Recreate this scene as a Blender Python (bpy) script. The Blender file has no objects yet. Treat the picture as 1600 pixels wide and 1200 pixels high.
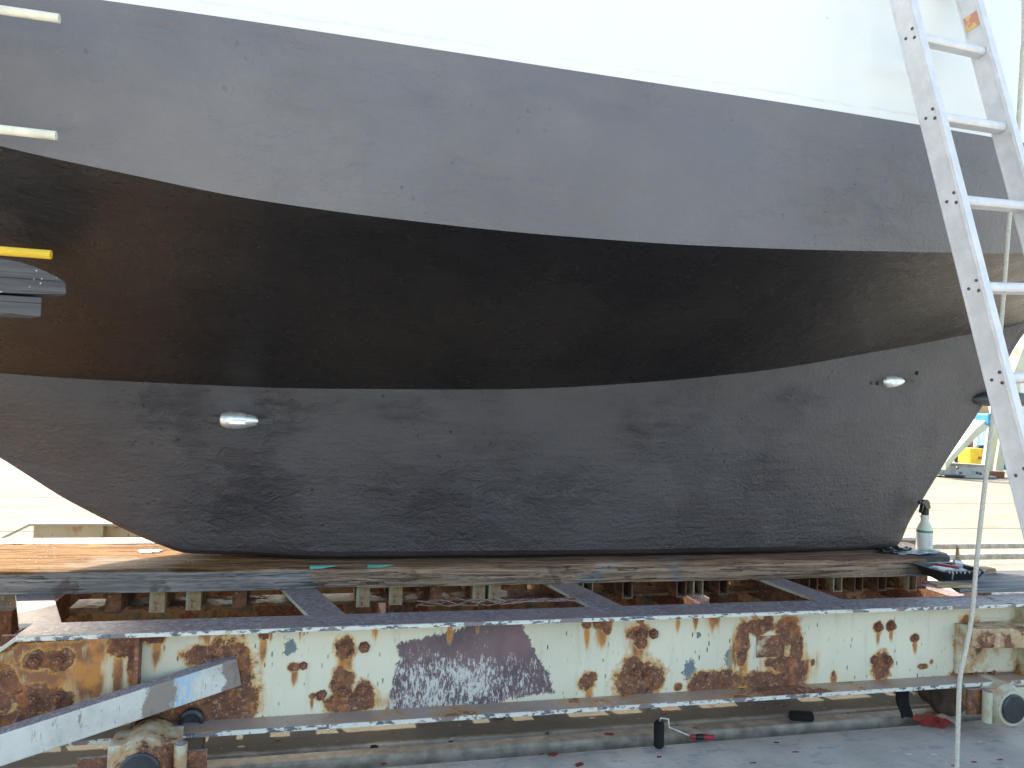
import bpy, bmesh, math, random
import numpy as np
from mathutils import Vector, Matrix

random.seed(7); np.random.seed(7)
scene = bpy.context.scene
COL = scene.collection
V = Vector

# ------------------------------------------------------------------ camera, sky, sun, exposure
PS, TH, RO = math.radians(14.4), math.radians(1.2), math.radians(2.3)
FPX = 1204.0; CAMH = 1.17
fw = V((math.sin(PS)*math.cos(TH), math.cos(PS)*math.cos(TH), math.sin(TH)))
r0 = V((math.cos(PS), -math.sin(PS), 0)); u0 = r0.cross(fw)
rt = r0*math.cos(RO)+u0*math.sin(RO); up = u0*math.cos(RO)-r0*math.sin(RO)
CP = V((0, 0, CAMH))
cam = bpy.data.cameras.new("camera"); cam.sensor_width = 36; cam.lens = 36*FPX/1600
cam.clip_start = 0.02; cam.clip_end = 3000
co = bpy.data.objects.new("camera", cam); COL.objects.link(co)
co.matrix_world = Matrix(((rt.x, up.x, -fw.x, CP.x), (rt.y, up.y, -fw.y, CP.y), (rt.z, up.z, -fw.z, CP.z), (0, 0, 0, 1)))
scene.camera = co

SUN_EL, SUN_AZ = math.radians(38.9), math.radians(-26)      # sun stands behind the boat, azimuth from +Y
world = bpy.data.worlds.new("World"); scene.world = world; world.use_nodes = True
wn = world.node_tree.nodes; wl = world.node_tree.links; wn.clear()
sky = wn.new("ShaderNodeTexSky"); sky.sky_type = 'NISHITA'; sky.sun_disc = False
sky.sun_elevation = SUN_EL; sky.sun_rotation = SUN_AZ; sky.air_density = 1.2; sky.dust_density = 4.0; sky.ozone_density = 1.0
bg = wn.new("ShaderNodeBackground"); bg.inputs[1].default_value = 0.15
wo = wn.new("ShaderNodeOutputWorld"); wl.new(sky.outputs[0], bg.inputs[0]); wl.new(bg.outputs[0], wo.inputs[0])
sl = bpy.data.lights.new("sun", 'SUN'); sl.energy = 2.1; sl.angle = math.radians(0.5); sl.color = (1, .90, .74)
so = bpy.data.objects.new("sun", sl); COL.objects.link(so)
sd = V((math.sin(SUN_AZ)*math.cos(SUN_EL), math.cos(SUN_AZ)*math.cos(SUN_EL), math.sin(SUN_EL)))
so.rotation_euler = sd.to_track_quat('Z', 'Y').to_euler(); so.location = (0, 0, 20)
scene.view_settings.view_transform = 'Standard'; scene.view_settings.look = 'None'
scene.view_settings.gamma = 1; scene.view_settings.exposure = 1.88
scene.view_settings.use_white_balance = True; scene.view_settings.white_balance_temperature = 6950; scene.view_settings.white_balance_tint = 6
scene.render.engine = 'CYCLES'
scene.cycles.max_bounces = 8; scene.cycles.diffuse_bounces = 5

# ------------------------------------------------------------------ measuring helpers (photo pixel -> point on a real plane)
def ray(x, y): return fw + rt*((x-800)/FPX) - up*((y-600)/FPX)
def atY(x, y, Y): d = ray(x, y); return CP + d*(Y/d.y)
def atZ(x, y, Z): d = ray(x, y); return CP + d*((Z-CAMH)/d.z)

# ------------------------------------------------------------------ object helpers
def link(name, me, mat=None, parent=None, smooth=False):
    o = bpy.data.objects.new(name, me); COL.objects.link(o)
    if mat is not None and len(me.materials) == 0: me.materials.append(mat)
    if smooth:
        for p in me.polygons: p.use_smooth = True
    if parent is not None:
        o.parent = parent
        o.matrix_parent_inverse = parent.matrix_basis.inverted()
    return o
def obj(name, bm, mat, parent=None, smooth=False, bevel=0, auto=None):
    bmesh.ops.recalc_face_normals(bm, faces=bm.faces)
    if auto is not None:
        for f in bm.faces: f.smooth = True
        for e in bm.edges:
            if len(e.link_faces) == 2 and e.calc_face_angle(0) > math.radians(auto): e.smooth = False
    me = bpy.data.meshes.new(name); bm.to_mesh(me); bm.free()
    o = link(name, me, mat, parent, smooth)
    if bevel:
        m = o.modifiers.new("bevel", 'BEVEL'); m.width = bevel; m.segments = 2; m.limit_method = 'ANGLE'; m.angle_limit = math.radians(40)
    return o
def thing(name, label, cat, loc, group=None):
    o = bpy.data.objects.new(name, None); COL.objects.link(o); o.location = loc
    o.empty_display_size = .1
    tag(o, label, cat, group); return o
def tag(o, label, cat, group=None, kind=None):
    if label: o["label"] = label
    if cat: o["category"] = cat
    if group: o["group"] = group
    if kind: o["kind"] = kind
    return o
def B(): return bmesh.new()
def box(bm, x0, x1, y0, y1, z0, z1):
    v = [bm.verts.new(p) for p in ((x0,y0,z0),(x1,y0,z0),(x1,y1,z0),(x0,y1,z0),(x0,y0,z1),(x1,y0,z1),(x1,y1,z1),(x0,y1,z1))]
    for f in ((3,2,1,0),(4,5,6,7),(0,1,5,4),(1,2,6,5),(2,3,7,6),(3,0,4,7)): bm.faces.new([v[i] for i in f])
    return bm
def beam(bm, a, b, prof, upv=V((0,0,1))):
    """sweep a closed 2-D profile (side, up) from a to b"""
    a = V(a); b = V(b); d = (b-a).normalized(); s = d.cross(upv).normalized(); u = s.cross(d).normalized()
    A = [bm.verts.new(a+s*p[0]+u*p[1]) for p in prof]; Bv = [bm.verts.new(b+s*p[0]+u*p[1]) for p in prof]
    n = len(prof)
    for i in range(n): bm.faces.new((A[i], A[(i+1)%n], Bv[(i+1)%n], Bv[i]))
    bm.faces.new(A[::-1]); bm.faces.new(Bv)
    return bm
def rect(w, h): return [(-w/2,-h/2),(w/2,-h/2),(w/2,h/2),(-w/2,h/2)]
def tube(bm, pts, r, seg=10, caps=True):
    pts = [V(p) for p in pts]; rings = []; prev = None
    rr = r if isinstance(r, (list, tuple)) else [r]*len(pts)
    for i, p in enumerate(pts):
        d = ((pts[i+1]-p) if i == 0 else (p-pts[i-1]) if i == len(pts)-1 else (pts[i+1]-pts[i-1])).normalized()
        if prev is None:
            ref = V((0,0,1)) if abs(d.z) < .9 else V((1,0,0)); s = d.cross(ref).normalized()
        else:
            s = (prev - d*prev.dot(d)).normalized()
        prev = s; t = d.cross(s)
        rings.append([bm.verts.new(p+(s*math.cos(2*math.pi*k/seg)+t*math.sin(2*math.pi*k/seg))*rr[i]) for k in range(seg)])
    for a, b in zip(rings, rings[1:]):
        for k in range(seg): bm.faces.new((a[k], a[(k+1)%seg], b[(k+1)%seg], b[k]))
    if caps: bm.faces.new(rings[0][::-1]); bm.faces.new(rings[-1])
    return bm
def lathe(bm, prof, origin, axis=V((0,0,1)), seg=24, sx=1, sy=1):
    """prof: list of (radius, height)"""
    axis = V(axis).normalized(); ref = V((1,0,0)) if abs(axis.x) < .9 else V((0,0,1))
    s = axis.cross(ref).normalized(); t = axis.cross(s); o = V(origin); rings = []
    for r, h in prof:
        rings.append([bm.verts.new(o+axis*h+s*(math.cos(2*math.pi*k/seg)*r*sx)+t*(math.sin(2*math.pi*k/seg)*r*sy)) for k in range(seg)])
    for a, b in zip(rings, rings[1:]):
        for k in range(seg): bm.faces.new((a[k], a[(k+1)%seg], b[(k+1)%seg], b[k]))
    bm.faces.new(rings[0][::-1]); bm.faces.new(rings[-1])
    return bm
def prism(bm, pts, off):
    """closed polygon of 3-D points extruded by off"""
    off = V(off); a = [bm.verts.new(V(p)) for p in pts]; b = [bm.verts.new(V(p)+off) for p in pts]; n = len(pts)
    bm.faces.new(a[::-1]); bm.faces.new(b)
    for i in range(n): bm.faces.new((a[i], a[(i+1)%n], b[(i+1)%n], b[i]))
    return bm
def curve(xs, ys):
    """smooth monotone-ish interpolation through points"""
    xs = np.array(xs, float); ys = np.array(ys, float)
    d = np.diff(ys)/np.diff(xs); m = np.zeros(len(xs)); m[0] = d[0]; m[-1] = d[-1]
    for i in range(1, len(xs)-1):
        m[i] = 0 if d[i-1]*d[i] < 0 else (0 if d[i-1]+d[i] == 0 else 2*d[i-1]*d[i]/(d[i-1]+d[i]))
    def f(x):
        x = min(max(x, xs[0]), xs[-1]); i = min(max(int(np.searchsorted(xs, x)-1), 0), len(xs)-2)
        h = xs[i+1]-xs[i]; t = (x-xs[i])/h
        return float((2*t**3-3*t**2+1)*ys[i]+(t**3-2*t**2+t)*h*m[i]+(-2*t**3+3*t**2)*ys[i+1]+(t**3-t**2)*h*m[i+1])
    return f

# ------------------------------------------------------------------ material helpers
class MT:
    def __init__(s, name):
        s.m = bpy.data.materials.new(name); s.m.use_nodes = True; s.t = s.m.node_tree; s.n = s.t.nodes; s.l = s.t.links
        s.b = s.n["Principled BSDF"]; s.co = s.n.new("ShaderNodeTexCoord").outputs["Object"]
    def set(s, inp, v):
        if hasattr(v, "is_linked") or isinstance(v, bpy.types.NodeSocket): s.l.new(v, s.b.inputs[inp])
        elif isinstance(v, (tuple, list)): s.b.inputs[inp].default_value = (*v[:3], 1)
        else: s.b.inputs[inp].default_value = v
        return s
    def sock(s, node, i, v):
        if isinstance(v, bpy.types.NodeSocket): s.l.new(v, node.inputs[i])
        elif v is not None:
            if isinstance(v, (tuple, list)) and node.inputs[i].type == 'RGBA': v = (*v[:3], 1)
            node.inputs[i].default_value = v
    def scale(s, sc, src=None):
        m = s.n.new("ShaderNodeMapping"); s.l.new(src or s.co, m.inputs[0]); m.inputs["Scale"].default_value = sc; return m.outputs[0]
    def noise(s, scale, detail=4, rough=.55, dist=0, vec=None):
        n = s.n.new("ShaderNodeTexNoise"); s.l.new(vec or s.co, n.inputs["Vector"])
        n.inputs["Scale"].default_value = scale; n.inputs["Detail"].default_value = detail
        n.inputs["Roughness"].default_value = rough; n.inputs["Distortion"].default_value = dist
        return n.outputs["Fac"]
    def vor(s, scale, feat='F1', vec=None, out="Distance", rnd=1):
        n = s.n.new("ShaderNodeTexVoronoi"); n.feature = feat; s.l.new(vec or s.co, n.inputs["Vector"])
        n.inputs["Scale"].default_value = scale; n.inputs["Randomness"].default_value = rnd; return n.outputs[out]
    def ramp(s, v, a, b, lo=0., hi=1.):
        n = s.n.new("ShaderNodeMapRange"); n.interpolation_type = 'SMOOTHSTEP'; s.sock(n, 0, v)
        n.inputs[1].default_value = a; n.inputs[2].default_value = b; n.inputs[3].default_value = lo; n.inputs[4].default_value = hi
        return n.outputs[0]
    def math(s, op, a, b=0.):
        n = s.n.new("ShaderNodeMath"); n.operation = op; s.sock(n, 0, a); s.sock(n, 1, b); return n.outputs[0]
    def mix(s, f, a, b):
        n = s.n.new("ShaderNodeMix"); n.data_type = 'RGBA'; s.sock(n, 0, f); s.sock(n, 6, a); s.sock(n, 7, b); return n.outputs[2]
    def attr(s, name):
        n = s.n.new("ShaderNodeAttribute"); n.attribute_name = name; return n.outputs["Fac"]
    def bump(s, h, strength=.5, dist=.01, prev=None):
        n = s.n.new("ShaderNodeBump"); n.inputs["Strength"].default_value = strength; n.inputs["Distance"].default_value = dist
        s.l.new(h, n.inputs["Height"])
        if prev is not None: s.l.new(prev, n.inputs["Normal"])
        s.l.new(n.outputs[0], s.b.inputs["Normal"]); return n.outputs[0]
    def sep(s):
        n = s.n.new("ShaderNodeSeparateXYZ"); s.l.new(s.co, n.inputs[0]); return n.outputs
    def sepn(s):
        g = s.n.new("ShaderNodeNewGeometry"); n = s.n.new("ShaderNodeSeparateXYZ"); s.l.new(g.outputs["True Normal"], n.inputs[0]); return n.outputs

RUST_D = (.085, .034, .018); RUST_O = (.42, .13, .025); CREAM = (.69, .665, .525); MAUVE = (.17, .125, .135)

def m_plain(name, col, rough=.5, metal=0, var=.15, sc=8, bump=.1, bs=40):
    t = MT(name); n = t.noise(sc, 5)
    dk = tuple(c*(1-var) for c in col); lt = tuple(min(1, c*(1+var)) for c in col)
    t.set("Base Color", t.mix(t.ramp(n, .3, .7), dk, lt)); t.set("Roughness", t.ramp(n, .2, .8, rough*.85, min(1, rough*1.15))); t.set("Metallic", metal)
    if bump: t.bump(t.noise(bs, 4), bump, .004)
    return t.m

def m_rusty(name, base, amount=.5, topmauve=0., useattr=False, streak=1.0):
    """weathered painted steel: chips, rust, orange bleed, speckles; mauve overspray on up-facing faces"""
    t = MT(name)
    big = t.noise(3.2, 6, .62); fine = t.noise(38, 6, .7); mid = t.noise(14, 6, .65)
    col = t.mix(t.ramp(t.noise(2.0, 4), .35, .7), tuple(c*.88 for c in base), tuple(min(1, c*1.06) for c in base))
    dirt = t.noise(1, 5, .6, vec=t.scale((30, 30, 3)))
    col = t.mix(t.ramp(dirt, .52, .8, 0, .35), col, (.36, .34, .25))
    # dark scratches and splashes
    sp = t.vor(60, vec=t.scale((1.0, 1, .3))); sp2 = t.noise(9, 3)
    col = t.mix(t.math('MULTIPLY', t.ramp(sp, .20, .12), t.ramp(sp2, .47, .60, .15, 1.)), col, (.10, .10, .09))
    wsp = t.vor(75); col = t.mix(t.math('MULTIPLY', t.ramp(wsp, .2, .12), t.ramp(t.noise(5, 3), .5, .6, 0, .8)), col, (.72, .74, .7))
    if useattr:
        pr_ = t.attr("primer"); pm = t.math('ADD', pr_, t.math('MULTIPLY', t.math('SUBTRACT', t.noise(1, 8, .8, vec=t.scale((26, 26, 18))), .5), .75))
        pm = t.ramp(pm, -.02, .03)
        pc = t.mix(t.ramp(t.noise(6, 5), .35, .65), (.105, .075, .085), (.20, .125, .135))
        scr = t.ramp(t.noise(1, 8, .82, vec=t.scale((150, 150, 75))), .485, .53)
        sa = t.math('ADD', t.noise(1, 8, .8, vec=t.scale((130, 130, 42))), t.math('MULTIPLY', t.math('ADD', t.math('SUBTRACT', t.attr('scrape'), 1.), t.math('MULTIPLY', t.math('SUBTRACT', t.noise(12, 5, .7), .5), 1.6)), .16))
        pc = t.mix(t.ramp(sa, .47, .52), pc, (.56, .57, .54))
        col = t.mix(pm, col, pc)
        gm = t.ramp(t.math('ADD', t.attr("greychip"), t.math('MULTIPLY', t.math('SUBTRACT', t.noise(38, 7, .8), .5), 3.6)), -.02, .03)
        col = t.mix(gm, col, (.15, .20, .215))
        rf = t.attr("rust"); df = t.attr("drip")
        halo = t.math('ADD', df, t.math('MULTIPLY', t.math('SUBTRACT', t.noise(1, 5, .65, vec=t.scale((34, 34, 5))), .5), 2.1*streak))
        col = t.mix(t.ramp(halo, -.30, .60, 0, .95), col, t.mix(t.ramp(halo, -.1, .55), (.66, .45, .17), t.mix(t.ramp(mid, .4, .6), (.52, .21, .04), (.24, .085, .03))))
        rm = t.math('ADD', rf, t.math('MULTIPLY', t.math('SUBTRACT', t.noise(20, 9, .78), .5), 2.2))
        rmask = t.ramp(rm, -.04, .07)
        edge = t.ramp(rm, -.38, .0, 0, .9)
        col = t.mix(edge, col, t.mix(t.ramp(fine, .4, .65), (.66, .40, .13), (.40, .14, .03)))
    else:
        rm = t.math('ADD', t.math('MULTIPLY', big, .65), t.math('MULTIPLY', mid, .35))
        th = .66-.30*amount
        rmask = t.ramp(rm, th, th+.03)
        col = t.mix(t.ramp(rm, th-.07, th, 0, .75), col, (.42, .22, .08))
    rc = t.mix(t.ramp(fine, .35, .66), (.11, .050, .034), (.25, .105, .055)); rc = t.mix(t.ramp(mid, .53, .66, 0, .85 if useattr else .5), rc, (.40, .15, .05)); rc = t.mix(t.ramp(t.noise(70, 6, .7), .54, .66), rc, (.40, .24, .16)); rc = t.mix(t.ramp(t.noise(30, 4, .7), .60, .68), rc, (.055, .03, .03))
    rc = t.mix(t.ramp(t.vor(90), .15, .05), rc, (.45, .40, .33))
    col = t.mix(rmask, col, rc)
    if topmauve > 0:
        nz = t.sepn()[2]; mv = t.ramp(nz, .4, .8)
        mvn = t.noise(26, 7, .7); mc = t.mix(t.ramp(t.noise(1, 8, .8, vec=t.scale((45, 90, 60))), .42, .60), (.15, .13, .155), (.36, .29, .29))
        mc = t.mix(t.ramp(t.noise(7, 5, .7), .52, .66), mc, (.25, .15, .14))
        mc = t.mix(t.ramp(t.noise(1, 7, .75, vec=t.scale((60, 120, 90))), .545, .60), mc, (.55, .56, .58)); mc = t.mix(t.ramp(t.noise(1, 7, .8, vec=t.scale((50, 90, 70))), .58, .62), mc, (.05, .05, .06))
        mc = t.mix(t.ramp(t.noise(4.5, 5, .6), .42, .62, 0, .6), mc, (.33, .235, .225)); mc = t.mix(t.ramp(t.noise(11, 6, .7), .55, .7, 0, .6), mc, (.42, .40, .43))
        col = t.mix(t.math('MULTIPLY', mv, t.ramp(mvn, .36-.3*topmauve, .40-.25*topmauve)), col, mc)
    t.set("Base Color", col)
    t.set("Roughness", t.math('ADD', t.math('MULTIPLY', rmask, .35), t.ramp(fine, .3, .7, .42, .55)))
    h = t.math('ADD', t.math('MULTIPLY', rmask, t.math('ADD', .6, t.math('MULTIPLY', fine, 1.6))), t.math('MULTIPLY', mid, .25))
    t.bump(h, .55, .004)
    return t.m

def m_edge(name):
    """plate edge: white, blue-grey and bare chips"""
    t = MT(name); n = t.noise(1, 6, .7, vec=t.scale((28, 60, 60)))
    c = t.mix(t.ramp(n, .44, .48), (.11, .13, .16), (.68, .69, .63)); c = t.mix(t.ramp(t.noise(14, 5), .56, .6), c, (.22, .19, .2))
    t.set("Base Color", c); t.set("Roughness", .6); t.bump(t.noise(60, 5), .5, .003); return t.m

def m_anti(name):
    t = MT(name)
    wr = t.attr("wrinkle"); dk = t.attr("darker")
    n1 = t.noise(1.7, 5, .6); n2 = t.noise(7, 5, .6)
    brush = t.noise(1, 5, .6, vec=t.scale((5, 22, 45)))
    bandm = t.attr('band_skylight')
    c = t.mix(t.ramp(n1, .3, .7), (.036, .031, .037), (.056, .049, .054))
    c = t.mix(bandm, c, t.mix(t.ramp(n1, .3, .7), (.128, .123, .133), (.176, .168, .172)))  # lighter band: sky sheen put into its base colour
    und = t.attr('underside_shade')
    c = t.mix(und, c, t.mix(t.ramp(n1, .35, .65), (.010, .0095, .012), (.022, .020, .019)))  # underside painted darker to stand for the shade below the hull
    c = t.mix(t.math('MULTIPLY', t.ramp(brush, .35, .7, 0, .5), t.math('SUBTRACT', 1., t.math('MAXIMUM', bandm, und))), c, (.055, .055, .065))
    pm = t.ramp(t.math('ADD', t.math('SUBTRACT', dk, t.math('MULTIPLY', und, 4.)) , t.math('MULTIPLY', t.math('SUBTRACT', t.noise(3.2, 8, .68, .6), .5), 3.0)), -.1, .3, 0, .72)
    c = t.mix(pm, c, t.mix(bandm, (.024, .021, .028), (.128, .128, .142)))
    # soft-edged rectangular touch-up coats
    v = t.n.new("ShaderNodeTexVoronoi"); v.distance = 'CHEBYCHEV'; v.inputs["Scale"].default_value = 2.3; t.l.new(t.scale((1, .5, 1.5)), v.inputs["Vector"])
    s_ = t.n.new("ShaderNodeSeparateColor"); t.l.new(v.outputs["Color"], s_.inputs[0])
    c = t.mix(t.math('MULTIPLY', t.ramp(s_.outputs[0], .62, .70, 0, .30), t.math('SUBTRACT', 1., und)), c, t.mix(bandm, (.066, .064, .078), (.135, .138, .162)))
    t.set("Base Color", c)
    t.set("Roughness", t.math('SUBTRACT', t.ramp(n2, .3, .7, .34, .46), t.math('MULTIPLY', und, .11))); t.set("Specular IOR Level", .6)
    wrk = t.math('ADD', t.math('MULTIPLY', t.math('ABSOLUTE', t.math('SUBTRACT', t.noise(1, 6, .58, 1.2, vec=t.scale((14, 14, 26))), .5)), -3.2), .32)
    pits = t.ramp(t.vor(30), .22, .04); pitm = t.ramp(t.noise(4.5, 3), .55, .64)
    amt = t.math('ADD', t.ramp(t.noise(2.4, 3), .50, .62, .12, .5), t.math('MULTIPLY', t.ramp(wr, -.35, .6, 0, .7), t.math('SUBTRACT', 1., t.math('MULTIPLY', bandm, .55))))
    h = t.math('ADD', t.math('MULTIPLY', wrk, amt), t.math('MULTIPLY', t.noise(55, 6, .68), .8))
    h = t.math('ADD', h, t.math('MULTIPLY', brush, .55))
    h = t.math('ADD', h, t.math('MULTIPLY', t.math('MULTIPLY', pits, pitm), -.6))
    h = t.math('MULTIPLY', h, t.math('SUBTRACT', 1., t.math('ADD', t.math('MULTIPLY', und, .55), t.math('MULTIPLY', bandm, .25))))
    p = t.bump(h, .9, .0085)
    t.bump(t.noise(5, 3), .5, .016, p)
    return t.m

def m_wood(name, base, dark, grain=(1.2, 26, 26), paint=None, pfront=0., lit_top=None):
    t = MT(name); g = t.noise(1, 8, .72, .5, vec=t.scale(grain)); g2 = t.noise(1, 4, .6, vec=t.scale((grain[0]*3, grain[1]*3, grain[2]*3)))
    top = t.ramp(t.sepn()[2], .4, .7)
    c = t.mix(t.ramp(g, .36, .64), dark, base)
    if lit_top is not None:
        ct = t.mix(t.ramp(g, .36, .62), tuple(x*.35 for x in lit_top), lit_top); c = t.mix(top, c, ct)
        c = t.mix(t.math('MULTIPLY', top, t.ramp(t.noise(2.3, 5), .56, .66, 0, .6)), c, (.30, .27, .25))
    if paint:
        pn = t.ramp(t.math('ADD', t.noise(2.6, 6, .6), t.math('MULTIPLY', g, .2)), .62-pfront*.3, .70-pfront*.3)
        pn = t.math('MULTIPLY', pn, t.math('SUBTRACT', 1., t.math('MULTIPLY', top, .85)))
        c = t.mix(pn, c, t.mix(t.ramp(g2, .4, .65), tuple(x*.6 for x in paint), paint))
    cr = t.ramp(t.noise(1, 3, .5, .8, vec=t.scale((.7, 34, 34))), .485, .5); cr2 = t.ramp(t.noise(1, 3, .5, .8, vec=t.scale((.7, 34, 34))), .515, .5)
    crk = t.math('MULTIPLY', cr, cr2)
    c = t.mix(t.math('MULTIPLY', crk, .7), c, tuple(x*.3 for x in dark))
    c = t.mix(t.math('MULTIPLY', t.ramp(t.vor(60), .18, .1), t.ramp(t.noise(4, 3), .55, .62)), c, (.6, .62, .6))
    t.set("Base Color", c); t.set("Roughness", .8)
    t.bump(t.math('SUBTRACT', t.math('ADD', g, t.math('MULTIPLY', g2, .3)), t.math('MULTIPLY', crk, .8)), .8, .006)
    return t.m

def m_timber():
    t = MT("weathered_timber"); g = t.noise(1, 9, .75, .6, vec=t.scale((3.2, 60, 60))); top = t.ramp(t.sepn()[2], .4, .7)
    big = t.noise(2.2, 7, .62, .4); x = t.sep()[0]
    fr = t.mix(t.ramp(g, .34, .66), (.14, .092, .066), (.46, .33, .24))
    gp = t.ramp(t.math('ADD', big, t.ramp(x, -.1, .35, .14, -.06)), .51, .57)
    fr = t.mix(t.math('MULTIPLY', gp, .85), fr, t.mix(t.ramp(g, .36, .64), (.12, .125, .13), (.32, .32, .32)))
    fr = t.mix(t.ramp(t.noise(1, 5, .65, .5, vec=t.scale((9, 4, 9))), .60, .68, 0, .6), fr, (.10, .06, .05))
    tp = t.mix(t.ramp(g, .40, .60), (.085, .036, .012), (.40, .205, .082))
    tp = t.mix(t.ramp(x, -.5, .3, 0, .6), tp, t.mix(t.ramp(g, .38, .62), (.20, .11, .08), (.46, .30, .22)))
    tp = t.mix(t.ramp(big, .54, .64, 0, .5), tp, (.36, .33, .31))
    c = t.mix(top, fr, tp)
    a = t.noise(1, 4, .6, .6, vec=t.scale((1.1, 46, 46))); crk = t.math('MULTIPLY', t.ramp(a, .487, .5), t.ramp(a, .513, .5))
    c = t.mix(t.math('MULTIPLY', crk, .75), c, (.03, .02, .015))
    c = t.mix(t.math('MULTIPLY', t.ramp(t.vor(45), .16, .09), t.ramp(t.noise(4, 3), .55, .62)), c, (.6, .6, .57))
    t.set("Base Color", c); t.set("Roughness", .88); t.set("Specular IOR Level", .2)
    t.bump(t.math('SUBTRACT', g, t.math('MULTIPLY', crk, .9)), .9, .008); return t.m

def m_concrete(name, base=(.60, .565, .51)):
    t = MT(name)
    n = t.noise(.55, 6, .6); m = t.noise(6, 6, .65); f = t.noise(55, 5, .7); streak = t.noise(1, 6, .65, vec=t.scale((1.6, 9, 1)))
    c = t.mix(t.ramp(n, .35, .65), tuple(x*.80 for x in base), tuple(x*1.12 for x in base))
    c = t.mix(t.ramp(m, .42, .66, 0, .6), c, tuple(x*.62 for x in base)); c = t.mix(t.ramp(t.noise(1, 8, .75, vec=t.scale((9, 22, 9))), .54, .60, 0, .7), c, (.30, .32, .36)); c = t.mix(t.ramp(t.noise(1, 8, .75, .4, vec=t.scale((14, 26, 9))), .60, .64, 0, .6), c, (.60, .60, .58))
    c = t.mix(t.ramp(streak, .55, .75, 0, .45), c, (.50, .46, .38))
    c = t.mix(t.ramp(f, .55, .72, 0, .55), c, tuple(x*.55 for x in base))
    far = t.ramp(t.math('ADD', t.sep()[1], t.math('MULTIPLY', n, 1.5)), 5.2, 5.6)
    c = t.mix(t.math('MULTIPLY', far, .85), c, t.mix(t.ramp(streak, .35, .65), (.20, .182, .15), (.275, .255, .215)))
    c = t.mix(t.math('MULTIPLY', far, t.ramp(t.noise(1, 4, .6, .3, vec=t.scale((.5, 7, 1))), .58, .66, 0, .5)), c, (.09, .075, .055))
    gy = t.math('ADD', t.sep()[1], t.math('MULTIPLY', m, .06)); cradle_shade = t.math('MULTIPLY', t.ramp(gy, 2.645, 2.68), t.ramp(gy, 4.35, 4.1))
    c = t.mix(t.math('MULTIPLY', cradle_shade, .82), c, t.mix(t.ramp(m, .35, .65), (.075, .075, .068), (.125, .123, .112)))  # shade under the cradle painted into the slab colour
    # dried paint flecks
    v = t.n.new("ShaderNodeTexVoronoi"); v.inputs["Scale"].default_value = 16; t.l.new(t.scale((.7, 1.5, 1)), v.inputs["Vector"])
    sc_ = t.n.new("ShaderNodeSeparateColor"); t.l.new(v.outputs["Color"], sc_.inputs[0])
    fl = t.ramp(t.math('ADD', v.outputs["Distance"], t.math('MULTIPLY', t.math('SUBTRACT', f, .5), .35)), .17, .12)
    c = t.mix(t.math('MULTIPLY', fl, t.ramp(sc_.outputs[0], .72, .74)), c, (.62, .64, .62))
    c = t.mix(t.math('MULTIPLY', fl, t.ramp(sc_.outputs[1], .80, .82)), c, (.05, .05, .055))
    c = t.mix(t.math('MULTIPLY', fl, t.ramp(sc_.outputs[2], .955, .96)), c, (.30, .06, .05))
    t.set("Base Color", c); t.set("Roughness", .92); t.set("Specular IOR Level", .12)
    t.bump(t.math('ADD', m, t.math('MULTIPLY', f, .5)), .5, .006)
    return t.m

M = {}
M['anti'] = m_anti("dark_antifouling_paint")
M['cream_web'] = m_rusty("cream_paint_rust_mapped", CREAM, .5, 0, True)
M['cream'] = m_rusty("cream_paint_rusty", (.56, .56, .43), .35, .6)
M['cream_rusty'] = m_rusty("cream_paint_very_rusty", (.52, .51, .38), .95, .5)
M['rusty'] = m_rusty("rusted_steel", (.46, .43, .33), 1.25, .3)
M['flange'] = m_rusty("mauve_splashed_flange", (.50, .50, .42), .25, 1.)
M['lowflange'] = m_rusty("brown_dusty_flange", (.37, .28, .235), .38, .0)
M['edge'] = m_edge("chipped_plate_edge")
M['housing'] = m_rusty('cream_housing', (.62, .60, .46), .38, 0)
M['slotshade'] = m_rusty('shade_darkened_steel', (.13, .13, .095), .55, 0)  # steel coloured dark to stand for shade in the slots under the timber
M['arm'] = m_rusty("scuffed_white_paint", (.60, .61, .56), .42, .8)
M['timber'] = m_timber()
M['darkwood'] = m_wood("paint_soaked_wood", (.12, .115, .12), (.05, .048, .05), paint=(.13, .14, .16), pfront=.6)
M['greywood'] = m_wood("grey_boards", (.27, .28, .30), (.15, .16, .18))
M['palewood'] = m_wood("pale_sawn_wood", (.55, .40, .24), (.38, .25, .13))
M['hullwood'] = m_wood("painted_pad_wood", (.13, .135, .15), (.075, .078, .09), grain=(1.5, 30, 38))
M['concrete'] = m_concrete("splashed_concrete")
M['wheelsteel'] = m_plain('dark_wheel_steel', (.12, .09, .075), .6, .3, .5, 14, .4, 50)
M['steel'] = m_plain("worn_rail_steel", (.40, .375, .33), .5, .3, .3, 20, .3, 60)
M['alu'] = m_plain("dull_aluminium", (.68, .68, .69), .45, .2, .08, 22, .3, 120)
M['rivet'] = m_plain("dark_rivet", (.13, .11, .11), .5, .6)
M['zinc'] = m_plain("galvanised_zinc", (.80, .83, .83), .30, .7, .2, 30, .25, 60)
M['black'] = m_plain("black_plastic", (.018, .018, .02), .38, 0, .2)
M['blackfab'] = m_plain("black_roller_pile", (.012, .012, .016), .95, 0, .3, 60, .9, 200)
M['white'] = m_plain("white_plastic", (.75, .76, .74), .4)
M['pipew'] = m_plain("scuffed_cream_pipe", (.76, .74, .60), .45, 0, .12, 30)
M['yellow'] = m_plain("yellow_pipe_paint", (.80, .52, .03), .45, 0, .12, 12)
M['red'] = m_plain("red_plastic", (.40, .03, .035), .5)
M['redpaper'] = m_plain('faded_red_paper', (.22, .035, .035), .8, 0, .4, 60)
M['rope'] = m_plain("pale_braided_rope", (.62, .60, .52), .85, 0, .15, 200, .8, 300)
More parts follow.
